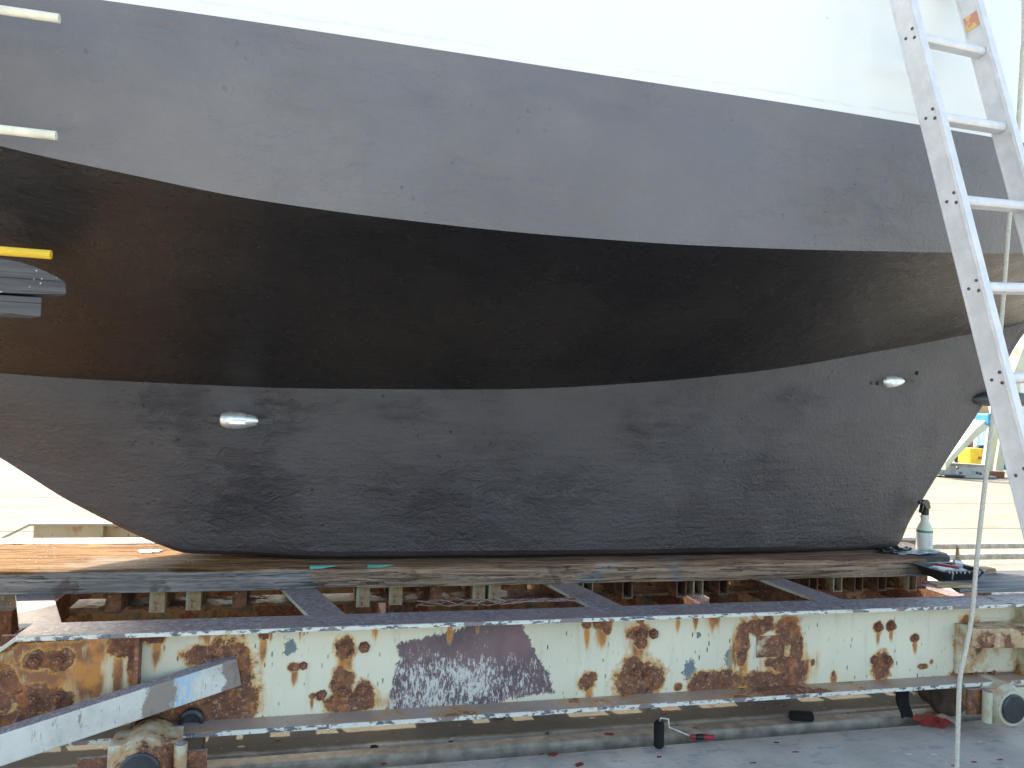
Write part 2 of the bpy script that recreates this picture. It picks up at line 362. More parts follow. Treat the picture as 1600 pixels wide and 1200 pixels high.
M['blue'] = m_plain("blue_tarp", (.02, .22, .52), .5, 0, .3, 6, .5, 10)
M['green'] = m_plain("green_print", (.05, .30, .12), .5)
M['hubblack'] = m_plain("black_cap", (.05, .055, .06), .35, .3, .4, 12)
M['bgcream'] = m_plain("stand_cream_paint", (.50, .52, .40), .5, 0, .1, 3)
M['bgwhite'] = m_plain("far_white_gelcoat", (.75, .76, .76), .3, 0, .04)
M['bggrey'] = m_plain("far_grey_steel", (.42, .44, .44), .5, 0, .2)
M['brick'] = m_plain("far_red_brown", (.35, .12, .07), .7, 0, .35, 9)
M['paintgrey'] = m_plain("grey_paint_skin", (.38, .40, .46), .35, 0, .35, 40, .5, 60)
M['boss'] = m_plain("dark_coated_bronze", (.045, .05, .06), .38, 0, .3)

# ------------------------------------------------------------------ ground with rail slots (one sheet)
RAILS = [2.565, 4.25, 5.36, 5.80]
def ground():
    ys = [(-60, 0)]
    for ry in RAILS:
        ys += [(ry-.105, 0), (ry-.098, -.045), (ry-.036, -.045), (ry-.034, -.07), (ry+.034, -.07), (ry+.040, -.012), (ry+.055, -.012), (ry+.057, 0.0)]
    for sy in (6.75, 8.72, 11.5):
        ys += [(sy-.012, 0), (sy-.010, -.02), (sy+.010, -.02), (sy+.012, 0)]
    ys += [(30, 0), (120, 0), (900, 0)]
    xs = [-900, -60, -12, -6, -3, 0, 3, 6, 12, 60, 900]
    bm = B(); g = [[bm.verts.new((x, y, z)) for y, z in ys] for x in xs]
    for i in range(len(xs)-1):
        for j in range(len(ys)-1): bm.faces.new((g[i][j], g[i+1][j], g[i+1][j+1], g[i][j+1]))
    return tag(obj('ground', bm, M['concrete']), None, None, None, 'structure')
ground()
RL = ["steel rail sunk in the concrete right under the near cradle beam", "steel rail in the concrete under the far cradle beam",
      "nearer steel rail of the pair crossing the sunlit yard behind", "farther steel rail of the pair crossing the sunlit yard behind"]
for i, ry in enumerate(RAILS):
    bm = B(); h = .004 if i < 2 else .028
    beam(bm, (-14, ry, -.03), (22, ry, -.03), [(-.033, -.038), (.033, -.038), (.033, .022+h), (.026, .03+h), (-.026, .03+h), (-.033, .022+h)])
    tag(obj('rail', bm, M['steel']), RL[i], 'rail', 'slipway rails')

# ------------------------------------------------------------------ the sailboat
YC = 3.05
# keel profile (X, Z of the underside on the centre line)
kp = [atY(x, y, YC) for x, y in ((0,713),(50,744),(100,775),(150,801),(200,825),(250,846),(300,860))]
zk_x = [-3.7, -3.3, -2.6, -1.8]+[p.x for p in kp]+[-.2, 0, 2.55, 2.665]
zk_z = [2.95, 2.35, 1.80, 1.33]+[p.z for p in kp]+[.566, .5565, .5565, .558]
tp = [atY(x, y, YC) for x, y in ((1397,853),(1418,815),(1440,780),(1480,715),(1530,640),(1600,520))]
zk_x += [p.x for p in tp]+[3.6, 4.7]; zk_z += [p.z for p in tp]+[1.78, 2.15]
zk = curve(zk_x, zk_z)
# upper chine
hY = curve([-3.7, -3.0, -2.0, -1.0, 0, 1.2, 2.2, 3.2, 4.7], [YC-.02, 2.72, 2.24, 2.03, 1.98, 1.97, 2.03, 2.22, 2.50])
def solve(pix, fY):
    out = []
    for x, y in pix:
        Y = 2.0
        for _ in range(12):
            p = atY(x, y, Y); Y = fY(p.x)
        out.append(atY(x, y, Y))
    return out
cpix = solve(((0,228),(200,272),(400,312),(600,340),(800,362),(1000,378),(1200,388),(1400,393),(1600,396)), hY)
zc = curve([-3.7, -2.9, -1.8]+[p.x for p in cpix]+[3.2, 4.7], [3.0, 2.45, 1.96]+[p.z for p in cpix]+[1.84, 2.12])
# keel-to-bottom crease
kY = curve([-3.7, -2.4, -1.2, -.3, .6, 1.8, 2.6, 3.0, 3.3, 3.6, 4.7], [YC-.01, YC-.05, 2.93, 2.87, 2.85, 2.86, 2.92, 2.98, 3.02, 3.04, 3.045])
kpix = solve(((0,583),(200,596),(400,605),(600,608),(800,608),(1000,598),(1200,578),(1350,553),(1500,525),(1590,507)), kY)
zr = curve([-3.7, -2.6, -1.7]+[p.x for p in kpix]+[3.8, 4.7], [2.96, 1.95, 1.42]+[p.z for p in kpix]+[1.86, 2.16])
hb = curve([-3.7, -1.2, -.8, -.3, .2, .9, 1.8, 2.4, 2.66, 2.8, 4.7], [.006, .02, .04, .10, .16, .17, .15, .09, .025, .010, .008])
wY = curve([-3.7, -3.1, -2.1, -1.0, 0, 1.2, 2.1, 3.2, 4.7], [YC-.02, 2.66, 2.16, 1.975, 1.945, 1.945, 1.965, 2.12, 2.38])
ZW = 2.057
sY = curve([-3.7, -3.2, -2.2, -1.0, 0, 1.2, 2.1, 3.2, 4.7], [YC-.02, 2.62, 2.10, 1.93, 1.90, 1.90, 1.93, 2.06, 2.32])
def section(X):
    k = zk(X); r = zr(X); c = zc(X); w = ZW+.0; s = 3.0+.02*(X-1)**2
    r = min(r, c-.004); k = min(k, r-.002)
    w = max(w, c+.02) if X > -3.2 else max(w, c+.02)
    s = max(s, w+.3)
    hk = YC-kY(X); hc = YC-hY(X); hw = YC-wY(X); hs = YC-sY(X); b = min(hb(X), hk*1.6 if hk > .03 else hb(X))
    z2 = min(k+.035, (k+r)/2)
    P = [(0, k), (b*.72, k+.001), (b*.93, k+.5*(z2-k)), (b, z2)]
    for t in np.linspace(0, 1, 17)[1:]:
        bul = .018*math.sin(math.pi*t)*min(1, max(0, (r-k)/.4)); e = t*t*(3-2*t)*.6+t*.4
        P.append((b+(hk-b)*e+bul*.5, z2+(r-z2)*t))
    i3 = len(P)-1
    for t in np.linspace(0, 1, 21)[1:]:
        P.append((hk+(hc-hk)*t, r+(c-r)*t+.05*math.sin(math.pi*t)*min(1, (hc-hk))))
    i4 = len(P)-1
    n = 14
    for t in np.linspace(0, 1, n+1)[1:]: P.append((hc+(hw-hc)*t+.012*math.sin(math.pi*t), c+(w-c)*t))
    i5 = len(P)-1
    for t in np.linspace(0, 1, 9)[1:]: P.append((hw+(hs-hw)*t+.01*math.sin(math.pi*t), w+(s-w)*t))
    return P, i3, i4, i5
XS = sorted(set(list(np.round(np.arange(-3.7, -1.2, .1), 3))+list(np.round(np.arange(-1.2, 3.62, .035), 4))+list(np.round(np.arange(3.65, 4.71, .1), 3))))
secs = [section(x) for x in XS]; I3, I4, I5 = secs[0][1:]
boat = thing('sailboat', 'white topped sailboat with dark antifouling hull and long keel resting on the timber', 'sailboat', (.8, YC, .5565))
# zones of wrinkled old paint and of darker fresh paint, as places on the hull
def zone(lst, depthY):
    out = []
    for x, y, rx, ry in lst:
        a = atY(x, y, depthY); b = atY(x+rx, y, depthY); c = atY(x, y-ry, depthY)
        out.append((a.x, a.z, abs(b.x-a.x), abs(c.z-a.z)))
    return out
Zwr_band = zone(((245,45,60,30),(420,65,60,22),(700,210,70,80),(760,290,160,40),(1270,230,90,35),(1330,330,110,50),(1535,265,25,25),(90,200,60,30),(1180,330,60,40),(960,160,60,30)), 1.95)
Zwr_keel = zone(((260,640,90,40),(430,650,60,45),(350,760,110,60),(640,760,90,50),(860,760,130,40),(1010,690,40,40),(1180,740,60,40),(1240,620,60,20),(620,640,60,25)), 2.9)
Zdk_keel = zone(((310,655,38,60),(385,690,50,60),(520,745,14,14),(430,780,60,45),(350,800,90,40),(700,820,260,45),(1080,720,45,60),(1110,820,110,60),(240,620,22,25),(1200,640,50,35)), 2.9)
Zdk_band = zone(((860,145,55,14),(780,150,25,10),(940,175,60,16),(1130,240,60,60),(1450,260,60,40)), 1.95)
def field(lst, X, Z):
    v = -1.0
    for cx, cz, rx, rz in lst:
        d = 1-math.sqrt(((X-cx)/rx)**2+((Z-cz)/rz)**2)
        if d > v: v = d
    return max(v, -1.0)
def shell(i0, i1, name, mat, parent, sharp=()):
    bm = B(); allv = []
    for s in (1, -1):
        rows = []
        for X, (P, *_ ) in zip(XS, secs):
            rows.append([bm.verts.new((X, YC-s*P[i][0], P[i][1])) for i in range(i0, i1+1)])
        allv.append(rows)
        for a, b in zip(rows, rows[1:]):
            for i in range(i1-i0): bm.faces.new((a[i], b[i], b[i+1], a[i+1]) if s > 0 else (a[i+1], b[i+1], b[i], a[i]))
    # transom
    a, b = allv[0][-1], allv[1][-1]
    for i in range(i1-i0): bm.faces.new((a[i], b[i], b[i+1], a[i+1]))
    bmesh.ops.remove_doubles(bm, verts=bm.verts, dist=.0004)
    for f in bm.faces: f.smooth = True
    for e in bm.edges:
        if len(e.link_faces) == 2:
            if e.calc_face_angle(0) > math.radians(24): e.smooth = False
        else: e.smooth = False
    me = bpy.data.meshes.new(name); bm.to_mesh(me); bm.free()
    return link(name, me, mat, parent)
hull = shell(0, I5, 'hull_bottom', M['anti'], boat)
me = hull.data
nv = len(me.vertices); wr = np.zeros(nv); dk = np.zeros(nv)
for i, v in enumerate(me.vertices):
    X, Y, Z = v.co
    band = Z > zc(X)-.01 and abs(Y-YC) > .3
    keel = Z < zr(X)+.01
    wr[i] = field(Zwr_band, X, Z) if band else field(Zwr_keel, X, Z) if keel else -.6
    dk[i] = field(Zdk_band, X, Z) if band else field(Zdk_keel, X, Z) if keel else -1
band_f = []; under_f = []
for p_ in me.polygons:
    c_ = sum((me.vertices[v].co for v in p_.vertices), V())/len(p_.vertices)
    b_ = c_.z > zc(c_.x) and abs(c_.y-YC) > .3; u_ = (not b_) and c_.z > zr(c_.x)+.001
    band_f.append(float(b_)); under_f.append(float(u_))
for nm, arr, dom in (("wrinkle", wr, 'POINT'), ("darker", dk, 'POINT'), ("band_skylight", band_f, 'FACE'), ("underside_shade", under_f, 'FACE')):
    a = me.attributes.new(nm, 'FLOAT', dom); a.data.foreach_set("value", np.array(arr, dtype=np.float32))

# white topsides with a thin worn tape line just above the paint edge
t = MT("white_gelcoat"); z = t.sep()[2]
zz = t.math('ADD', z, t.math('MULTIPLY', t.math('SUBTRACT', t.noise(1, 6, .7, vec=t.scale((9, 9, 30))), .5), .03))
ln = t.math('MULTIPLY', t.ramp(zz, ZW+.020, ZW+.023), t.ramp(zz, ZW+.034, ZW+.028))
ln = t.math('MULTIPLY', ln, t.ramp(t.noise(1, 6, .7, vec=t.scale((5, 5, 40))), .42, .55))
c = t.mix(t.ramp(t.noise(1.2, 4), .3, .7), (.77, .80, .78), (.82, .84, .82))
c = t.mix(t.math('MULTIPLY', ln, .2), c, (.50, .40, .28))
c = t.mix(t.math('MULTIPLY', t.ramp(t.vor(9), .035, .02), .5), c, (.35, .36, .34))
t.set("Base Color", c); t.set("Roughness", .32); t.bump(t.noise(2.5, 3), .15, .01)
M['gel'] = t.m
tops = shell(I5, len(secs[0][0])-1, 'topside', M['gel'], boat)
bm = B()                                                                       # deck and toe rail
for s in (1, -1):
    rows = [[bm.verts.new((X, YC-s*(P[-1][0]+.012), P[-1][1]-.002)), bm.verts.new((X, YC-s*(P[-1][0]+.012), P[-1][1]+.03)), bm.verts.new((X, YC, P[-1][1]+.06))] for X, (P, *_ ) in zip(XS, secs)]
    for a, b in zip(rows, rows[1:]):
        for i in range(2): bm.faces.new((a[i], b[i], b[i+1], a[i+1]) if s > 0 else (a[i+1], b[i+1], b[i], a[i]))
obj('deck', bm, M['gel'], boat)
# zinc anodes on mounting straps
def anode(px, py, L, ang, studs):
    Xa = atY(px, py, 2.88).x
    # outer keel face there
    P, i3, *_ = section(Xa); zt = atY(px, py, 2.88).z
    Y = YC-float(np.interp(zt, [p[1] for p in P[:i3+1]], [p[0] for p in P[:i3+1]]))
    c0 = atY(px, py, Y-.01)
    bm = B(); n = 15
    rings = []
    for i in range(n+1):
        t_ = i/n; r = .031*(L/.15)*(max(0, math.sin(math.pi*min(1, t_**.62))))**.62
        if i in (0, n): r = .002
        ca, sa = math.cos(ang), math.sin(ang); off = (t_-.5)*L
        cen = V((c0.x+off*ca, Y, c0.z+off*sa))
        rings.append([bm.verts.new(cen+V((-sa*math.cos(a)*r, -math.sin(a)*r*.85, ca*math.cos(a)*r))) for a in np.linspace(0, 2*math.pi, 25)[:-1]])
    for a, b in zip(rings, rings[1:]):
        for k in range(24): bm.faces.new((a[k], a[(k+1)%24], b[(k+1)%24], b[k]))
    bm.faces.new(rings[0]); bm.faces.new(rings[-1])
    an = obj('anode', bm, M['zinc'], boat, smooth=True)
    bm = B(); d = V((math.cos(ang), 0, math.sin(ang)))
    beam(bm, V((c0.x, Y-.007, c0.z))-d*(L*.5+.035), V((c0.x, Y-.007, c0.z))+d*(L*.5+.035), rect(.006, .022))
    obj('mounting_strap', bm, M['anti'], an, bevel=.001)
    bm = B(); beam(bm, V((c0.x, Y-.034*(L/.15)*.72, c0.z-.006))-d*L*.25, V((c0.x, Y-.034*(L/.15)*.72, c0.z-.006))+d*L*.12, rect(.006, .016))
    obj('cast_mark', bm, M['zinc'], an, bevel=.002)
    for sx, sy in studs:
        q = atY(sx, sy, Y-.004); bm = B(); lathe(bm, [(.009, 0), (.009, .008), (.004, .012)], q, V((0, -1, 0)), 10)
        obj('stud', bm, M['black'], an, smooth=True)
anode(376, 657, .150, math.radians(-.5), ())
anode(1399, 596, .135, math.radians(4), ((1432,583),(1359,598),(1370,599)))
# shaft boss on the trailing edge
bm = B(); q = atY(1524, 624, YC-.02)
tube(bm, [q+V((-.03, 0, 0)), q+V((0, 0, .0)), q+V((.06, 0, .005)), q+V((.2, 0, .01)), q+V((.34, 0, .01))], [.006, .022, .036, .038, .03], 20)
obj('shaft_boss', bm, M['boss'], boat, smooth=True)

# ------------------------------------------------------------------ the cradle
cradle = thing('boat_cradle', 'rusty cream steel rail cradle of beams, grate tubes and wheels carrying the boat', 'boat cradle', (.8, 3.2, 0))
def grid_web(X0, X1, Z0, Z1, Y, step=.006):
    nx = int((X1-X0)/step); nz = int((Z1-Z0)/step)
    xs = np.linspace(X0, X1, nx+1); zs = np.linspace(Z0, Z1, nz+1)
    XX, ZZ = np.meshgrid(xs, zs, indexing='ij'); n = XX.size
    vs = np.stack([XX.ravel(), np.full(n, Y), ZZ.ravel()], 1)
    idx = np.arange(n).reshape(nx+1, nz+1)
    fc = np.stack([idx[:-1,:-1].ravel(), idx[1:,:-1].ravel(), idx[1:,1:].ravel(), idx[:-1,1:].ravel()], 1)
    me = bpy.data.meshes.new('web')
    back = vs.copy(); back[:,1] += .012
    allv = np.concatenate([vs, back[[idx[0,0], idx[nx,0], idx[nx,nz], idx[0,nz]]]])
    faces = fc.tolist()+[[n+3, n+2, n+1, n]]
    # rim faces
    faces.append(idx[0,:].tolist()+[n+3, n]); faces.append(idx[nx,::-1].tolist()+[n+1, n+2])
    faces.append(idx[::-1,0].tolist()+[n, n+1]); faces.append(idx[:,nz].tolist()+[n+2, n+3])
    me.from_pydata(allv.tolist(), [], faces)
    return me, allv[:,0], allv[:,2]
WY = 2.405; ZT, ZB = .480, .203; BX0, BX1 = -.80, 3.3
me, VX, VZ = grid_web(BX0, BX1, ZB, ZT-.013, WY)
def ell(lst):
    f = np.full(len(VX), -1.0)
    for x, y, rx, ry in lst:
        a = atY(x, y, WY); b = atY(x+rx, y, WY); c = atY(x, y-ry, WY)
        f = np.maximum(f, 1-np.sqrt(((VX-a.x)/abs(b.x-a.x))**2+((VZ-a.z)/abs(c.z-a.z))**2))
    return f
rust = ell([(539,1013,15,18),(460,1042,10,8),(535,1068,18,26),(568,1088,19,22),(545,1098,34,18),(488,1087,6,5),(500,1087,8,7),(412,991,9,11),(424,977,6,6),
  (92,1030,22,19),(55,1033,20,16),(70,992,90,12),(192,1002,22,26),(10,1078,18,44),(52,1092,34,22),(92,1095,24,22),(30,1128,40,20),(110,1130,28,20),(8,1005,16,16),(207,1035,8,26),
  (243,990,20,17),(352,1062,46,60),(318,1025,34,16),(372,1095,30,36),(300,1118,60,28),(250,1130,36,22),(1170,1050,0.1,0.1),
  (703,968,9,8),(746,965,5,7),(917,972,7,11),(941,967,15,14),(949,980,6,10),(999,965,7,11),(999,988,19,13),(1002,1003,11,10),(997,1062,36,30),(990,1046,20,20),(1020,1062,18,20),
  (917,1066,12,14),(925,1058,8,8),(1060,960,6,7),(1087,954,6,5),(1180,953,5,9),(1160,1005,10,36),(1185,980,24,11),(1200,968,8,8),(1231,985,19,22),(1245,1015,10,34),(1242,1045,20,18),(1222,1037,24,12),
  (1190,1062,28,14),(1232,1062,28,16),(1130,1064,34,17),(1100,1066,22,17),(1084,1070,10,12),(1060,1073,6,6),(1377,1042,14,22),(1372,980,7,9),(1392,978,7,8),(1430,997,7,6),(1442,1041,8,4),(1270,1035,3,5),(1455,1034,3,4),(1302,1053,3,5),
  (1512,1000,18,34),(1520,1036,24,22),(1554,1022,16,30),(1500,1055,14,12),(1585,990,12,20)])
RUNS = [(539,1030,9,26),(412,1008,5,26),(424,988,3,16),(352,1110,36,34),(703,985,5,20),(746,975,3,14),(917,990,5,22),(941,992,8,22),(999,1022,8,26),(1060,975,3,16),(1087,966,3,18),(1180,968,4,22),(1115,962,12,24),(1160,1045,8,34),(1245,1045,9,32),(1377,1066,9,18),(1372,994,4,16),(1392,990,3,14),(1430,1008,4,14),(487,1096,4,14),(460,1056,7,18),(566,1104,14,14),(470,985,3,20),(325,985,6,30),(30,1010,10,60),(60,1050,14,60),(120,1030,9,60),(150,1040,8,60),(185,1050,10,66),(205,1040,7,50),(90,1060,10,60),(245,1015,10,30),(1010,1085,16,14),(920,1084,6,14)]
drip = np.maximum(ell(RUNS)+.15, -1.0)
drip = np.maximum(drip, rust*1.0-.12)
drip = np.maximum(drip, ell([(185,1045,12,50),(120,1000,70,20),(130,1060,50,50),(70,1060,60,30),(60,1010,80,20),(540,1035,16,26),(412,1015,8,30),(320,985,12,22),(560,1100,45,16),(998,1010,18,22),(941,990,10,18),(1060,975,5,14),
  (1087,965,5,14),(1115,960,14,22),(1180,970,5,12),(1155,1020,16,40),(1250,1030,12,40),(1230,1040,45,30),(1165,1070,30,10),(917,990,6,14),(586,980,8,22),(703,980,5,12),(1302,1060,6,10),(1372,990,5,12),(1377,1070,16,8),(350,1095,60,30),(475,990,5,5),(30,1040,40,40),(150,1020,30,40)]))
def poly(pix, VX, VZ):
    pts = [(atY(x, y, WY).x, atY(x, y, WY).z) for x, y in pix]; n = len(pts)
    ins = np.zeros(len(VX), bool); dist = np.full(len(VX), 9.)
    for i in range(n):
        x1, y1 = pts[i]; x2, y2 = pts[(i+1)%n]
        cond = ((y1 > VZ) != (y2 > VZ)) & (VX < (x2-x1)*(VZ-y1)/((y2-y1) or 1e-9)+x1); ins ^= cond
        L2 = (x2-x1)**2+(y2-y1)**2; tt = np.clip(((VX-x1)*(x2-x1)+(VZ-y1)*(y2-y1))/L2, 0, 1)
        dist = np.minimum(dist, np.hypot(VX-(x1+tt*(x2-x1)), VZ-(y1+tt*(y2-y1))))
    return np.where(ins, dist, -dist)
primer = poly(((618,1008),(640,1000),(700,985),(760,966),(795,960),(808,964),(822,990),(838,1020),(858,1050),(864,1082),(700,1112),(600,1118),(612,1075),(622,1030)), VX, VZ)*9
a1 = atY(690, 1060, WY); a2 = atY(800, 1060, WY)
scrape = np.clip((atY(700, 1005, WY).z-VZ+(VX-a1.x)*-.05)/.085, 0, 1)*np.clip(1.25-(VX-a1.x)/(a2.x-a1.x)*.5, .2, 1)
grey = ell([(452,1012,11,13),(1077,1046,9,16),(1078,1050,13,7),(1140,1030,7,14),(1092,992,4,5),(852,968,5,5),(1215,1010,22,14)])
for nm, arr in (("rust", rust), ("drip", drip), ("primer", primer), ("scrape", scrape), ("greychip", grey)):
    a = me.attributes.new(nm, 'FLOAT', 'POINT'); a.data.foreach_set("value", arr.astype(np.float32))
me.materials.append(M['cream_web'])
near = link('near_beam', me, None, cradle); near["label"] = "near cream steel beam with rust patches and a maroon primer patch"
YF = 2.345                                                                     # front lip of the flanges
bm = B(); box(bm, -.745, BX1, YF+.002, 2.475, ZT-.011, ZT)
obj('top_flange', bm, M['flange'], near, bevel=.0015)
bm = B(); box(bm, -.745, BX1, YF-.001, YF+.0015, ZT-.012, ZT-.001)
obj('flange_edge', bm, M['edge'], near)
bm = B(); prism(bm, [(-.7455, YF+.002, ZT), (-1.0, YF+.002, ZT-.20), (-1.0, YF+.002, ZT-.212), (-.7455, YF+.002, ZT-.012)], (0, .13, 0))
obj('sloped_flange', bm, M['flange'], near, bevel=.0015)
bm = B(); prism(bm, [(-.801, WY, ZB), (-.801, WY, ZT-.06), (-1.0, WY, ZT-.215), (-1.0, WY, ZB)], (0, .012, 0))
obj('end_plate', bm, M['cream_rusty'], near)
bm = B(); box(bm, -1.0, BX1, YF-.02, 2.475, ZB-.014, ZB)
obj('bottom_flange', bm, M['lowflange'], near, bevel=.002)
bm = B(); box(bm, -1.0, BX1, YF-.0225, YF-.0205, ZB-.0135, ZB-.001)
obj('flange_edge', bm, M['edge'], near)
for X in (atY(218, 1000, 2.39).x, atY(1592, 1000, 2.39).x):
    bm = B(); box(bm, X-.006, X+.006, YF+.012, WY-.0005, ZB+.0005, ZT-.0125)
    obj('stiffener', bm, M['cream_rusty'] if X < 0 else M['cream'], near, bevel=.001)
BOLTS = [(55,1033),(92,1031),(51,1092),(89,1090),(539,1011),(569,1011),(474,1040),(535,1080),(566,1077),(504,1084),(999,992),(1021,990),(994,1050),(1013,1050),(1372,979),(1392,977),(1430,996),(1366,1031),(1387,1031),(1520,1052),(1548,1050)]
bolt0 = None
for i, (x, y) in enumerate(BOLTS):
    if bolt0 is None:
        bm = B(); lathe(bm, [(.019, 0), (.019, .003), (.0135, .0031), (.0135, .014), (.0115, .0155)], (0, 0, 0), V((0, -1, 0)), 6)
        lathe(bm, [(.007, .012), (.007, .022), (.0055, .0235)], (0, 0, 0), V((0, -1, 0)), 12)
        bolt0 = obj('bolt', bm, m_rusty('rusty_bolt_steel', (.42, .36, .30), .95, 0), near, auto=30); o = bolt0
    else:
        o = bolt0.copy(); COL.objects.link(o); o.parent = near; o.matrix_parent_inverse = near.matrix_basis.inverted()
    p = atY(x, y, WY); s = .72 if i in (9, 6, 16) else 1
    o.location = (p.x, WY-.0005, p.z); o.rotation_euler = (0, random.uniform(0, 1), 0); o.scale = (s, s, s)
bm = B(); p = atY(300, 1130, WY); lathe(bm, [(.034, 0), (.034, .02), (.026, .024), (.022, .012), (.004, .010)], (p.x, WY-.0005, p.z+.012), V((0, -1, 0)), 18); obj('dark_pocket', bm, M['hubblack'], near, auto=35)  # black boss added to stand in for a dark pocket behind the arm
# square corroded pad welded on the web
p = atY(1202, 1009, WY); bm = B(); box(bm, p.x-.052, p.x+.058, WY-.006, WY-.0005, p.z-.038, p.z+.036)
obj('data_plate', bm, m_rusty("flaking_silver_paint", (.56, .57, .55), .55, 0), near, bevel=.002)
# rear beam
rear = obj('far_beam', box(B(), -1.30, 3.3, 4.255, 4.267, ZB, ZT-.013), M['housing'], cradle)
rear["label"] = "far rusty beam of the cradle, mostly hidden behind the keel"
bm = B(); box(bm, -1.30, 3.3, 4.195, 4.325, ZT-.012, ZT); obj('top_flange', bm, M['flange'], rear, bevel=.0015)
bm = B(); prism(bm, [(-1.3005, 4.195, ZT), (-1.55, 4.195, ZT-.14), (-1.55, 4.195, ZT-.152), (-1.3005, 4.195, ZT-.012)], (0, .13, 0)); obj('sloped_flange', bm, M['flange'], rear)
bm = B(); box(bm, -1.4, 3.3, 4.195, 4.325, ZB-.014, ZB-.0005); obj('bottom_flange', bm, M['lowflange'], rear)
bm = B(); box(bm, -.99, -.978, 4.2, 4.2545, ZB, ZT-.0125); obj('stiffener', bm, M['cream'], rear)
# flat bar behind the timber and the carrying angle under it
bm = B(); box(bm, -2.2, 3.3, 3.56, 3.69, .488, .502); obj('flat_bar', bm, M['arm'], cradle, bevel=.002)
bm = B(); box(bm, -1.4, 3.3, 3.60, 3.612, .05, .4875); obj('bar_web', bm, M['slotshade'], cradle)
# diagonal cross plates from timber to near beam
PL = [((25,933),(83,933),(29,965),(92,965)),((443,921),(495,919),(468,947),(525,944)),((860,912),(902,912),(902,936),(945,931)),((1194,905.5),(1230,905.5),(1249,926),(1290,926))]
for a, b, c, d in PL:
    a, b, c, d = [atZ(x, y, .481) for x, y in (a, b, c, d)]
    w = ((b.x-a.x)+(d.x-c.x))/2; s = ((c.x-a.x)/(c.y-a.y)+(d.x-b.x)/(d.y-b.y))/2; mx = (a.x+c.x)/2; my = (a.y+c.y)/2
    X = lambda y: mx+(y-my)*s
    bm = B(); prism(bm, [(X(2.476), 2.476, .4665), (X(2.476)+w, 2.476, .4665), (X(3.2)+w, 3.2, .4665), (X(3.2), 3.2, .4665)], (0, 0, .0125))
    obj('cross_plate', bm, M['flange'], cradle, bevel=.001)
    bm = B(); prism(bm, [(X(2.476)+w-.012, 2.476, .36), (X(2.476)+w, 2.476, .36), (X(3.2)+w, 3.2, .36), (X(3.2)+w-.012, 3.2, .36)], (0, 0, .106))
    obj('cross_rib', bm, M['cream_rusty'], cradle)
# grate tubes under the timber, open ends toward the viewer
tx = [-.645,-.507,-.362,-.214,.173,.305,.453,.611,.744,1.135,1.272,1.425,1.568,1.700,2.095,2.222,2.351,2.483,2.617]
def tube_end():
    bm = B(); w, h, t_ = .046, .078, .006; y0, y1 = 2.87, 3.556
    o_ = [(-w/2,0),(w/2,0),(w/2,h),(-w/2,h)]; i_ = [(-w/2+t_,t_),(w/2-t_,t_),(w/2-t_,h-t_),(-w/2+t_,h-t_)]
    R = {}
    for y in (y0, y1): R[y] = ([bm.verts.new((p[0], y, p[1])) for p in o_], [bm.verts.new((p[0], y, p[1])) for p in i_])
    for k in range(4):
        j = (k+1) % 4
        bm.faces.new((R[y0][0][k], R[y0][0][j], R[y1][0][j], R[y1][0][k])); bm.faces.new((R[y0][1][j], R[y0][1][k], R[y1][1][k], R[y1][1][j]))
        for y in (y0, y1): bm.faces.new((R[y][0][k], R[y][1][k], R[y][1][j], R[y][0][j]))
    return bm
t0 = obj('grate_tube', tube_end(), M['cream_rusty'], cradle); t1 = None
def capped():
    bm = tube_end(); box(bm, -.024, .024, 2.862, 2.8695, .0, .0785); lathe(bm, [(.011, 0), (.011, .002), (.008, .0025)], (.002, 2.862, .017), V((0, -1, 0)), 10); return bm
cap_me = bpy.data.meshes.new('grate_tube'); _b = capped(); bmesh.ops.recalc_face_normals(_b, faces=_b.faces); _b.to_mesh(cap_me); _b.free(); cap_me.materials.append(M['cream'])
cap_me2 = cap_me.copy(); cap_me2.materials.clear(); cap_me2.materials.append(M['cream_rusty'])
matsel = [M['cream_rusty'], M['cream'], M['rusty']]
variants = []
for m_ in matsel:
    me2 = t0.data.copy(); me2.materials.clear(); me2.materials.append(m_); variants.append(me2)
for i, x in enumerate(tx):
    if i == 0: o = t0
    else: o = t0.copy(); COL.objects.link(o); o.parent = cradle; o.matrix_parent_inverse = cradle.matrix_basis.inverted()
    o.data = (cap_me if i % 3 else cap_me2) if i < 9 else variants[0 if i % 3 else 1]
    o.location = (x, random.uniform(-.012, .012), .3995+random.uniform(-.002, 0)); o.rotation_euler = (0, 0, random.uniform(-.02, .02))
bm = B(); box(bm, -.78, 2.75, 3.40, 3.41, .30, .3945); obj('carrying_angle', bm, M['slotshade'], cradle)
bm = B(); box(bm, -.78, 2.75, 2.95, 3.07, .385, .3945); obj('carrying_angle', bm, M['slotshade'], cradle)
for X in (-1.0, .35, 1.75, 3.1):
    bm = B(); box(bm, X-.05, X+.05, 2.4755, 4.19, .19, .30); obj('cross_member', bm, M['cream_rusty'], cradle)
    bm = B(); box(bm, X-.04, X+.04, 2.97, 3.05, .3005, .3845); obj('riser', bm, M['cream_rusty'], cradle)
    bm = B(); box(bm, X-.04, X+.04, 3.36, 3.399, .3005, .3945); obj('riser', bm, M['cream_rusty'], cradle)
t = MT('arm_scuffed_paint'); xx = t.math('ADD', t.sep()[0], t.math('MULTIPLY', t.math('SUBTRACT', t.noise(16, 6, .7), .5), .10))
g = t.noise(1, 7, .7, vec=t.scale((60, 60, 14))); tpz = t.ramp(t.sepn()[2], .4, .75)
c = t.mix(t.ramp(t.noise(7, 6, .7), .35, .65), (.50, .50, .46), (.66, .66, .62)); c = t.mix(t.ramp(g, .60, .64, 0, .8), c, (.20, .17, .16))
c = t.mix(t.ramp(t.noise(9, 8, .75), .60, .63, 0, .85), c, (.27, .21, .19))
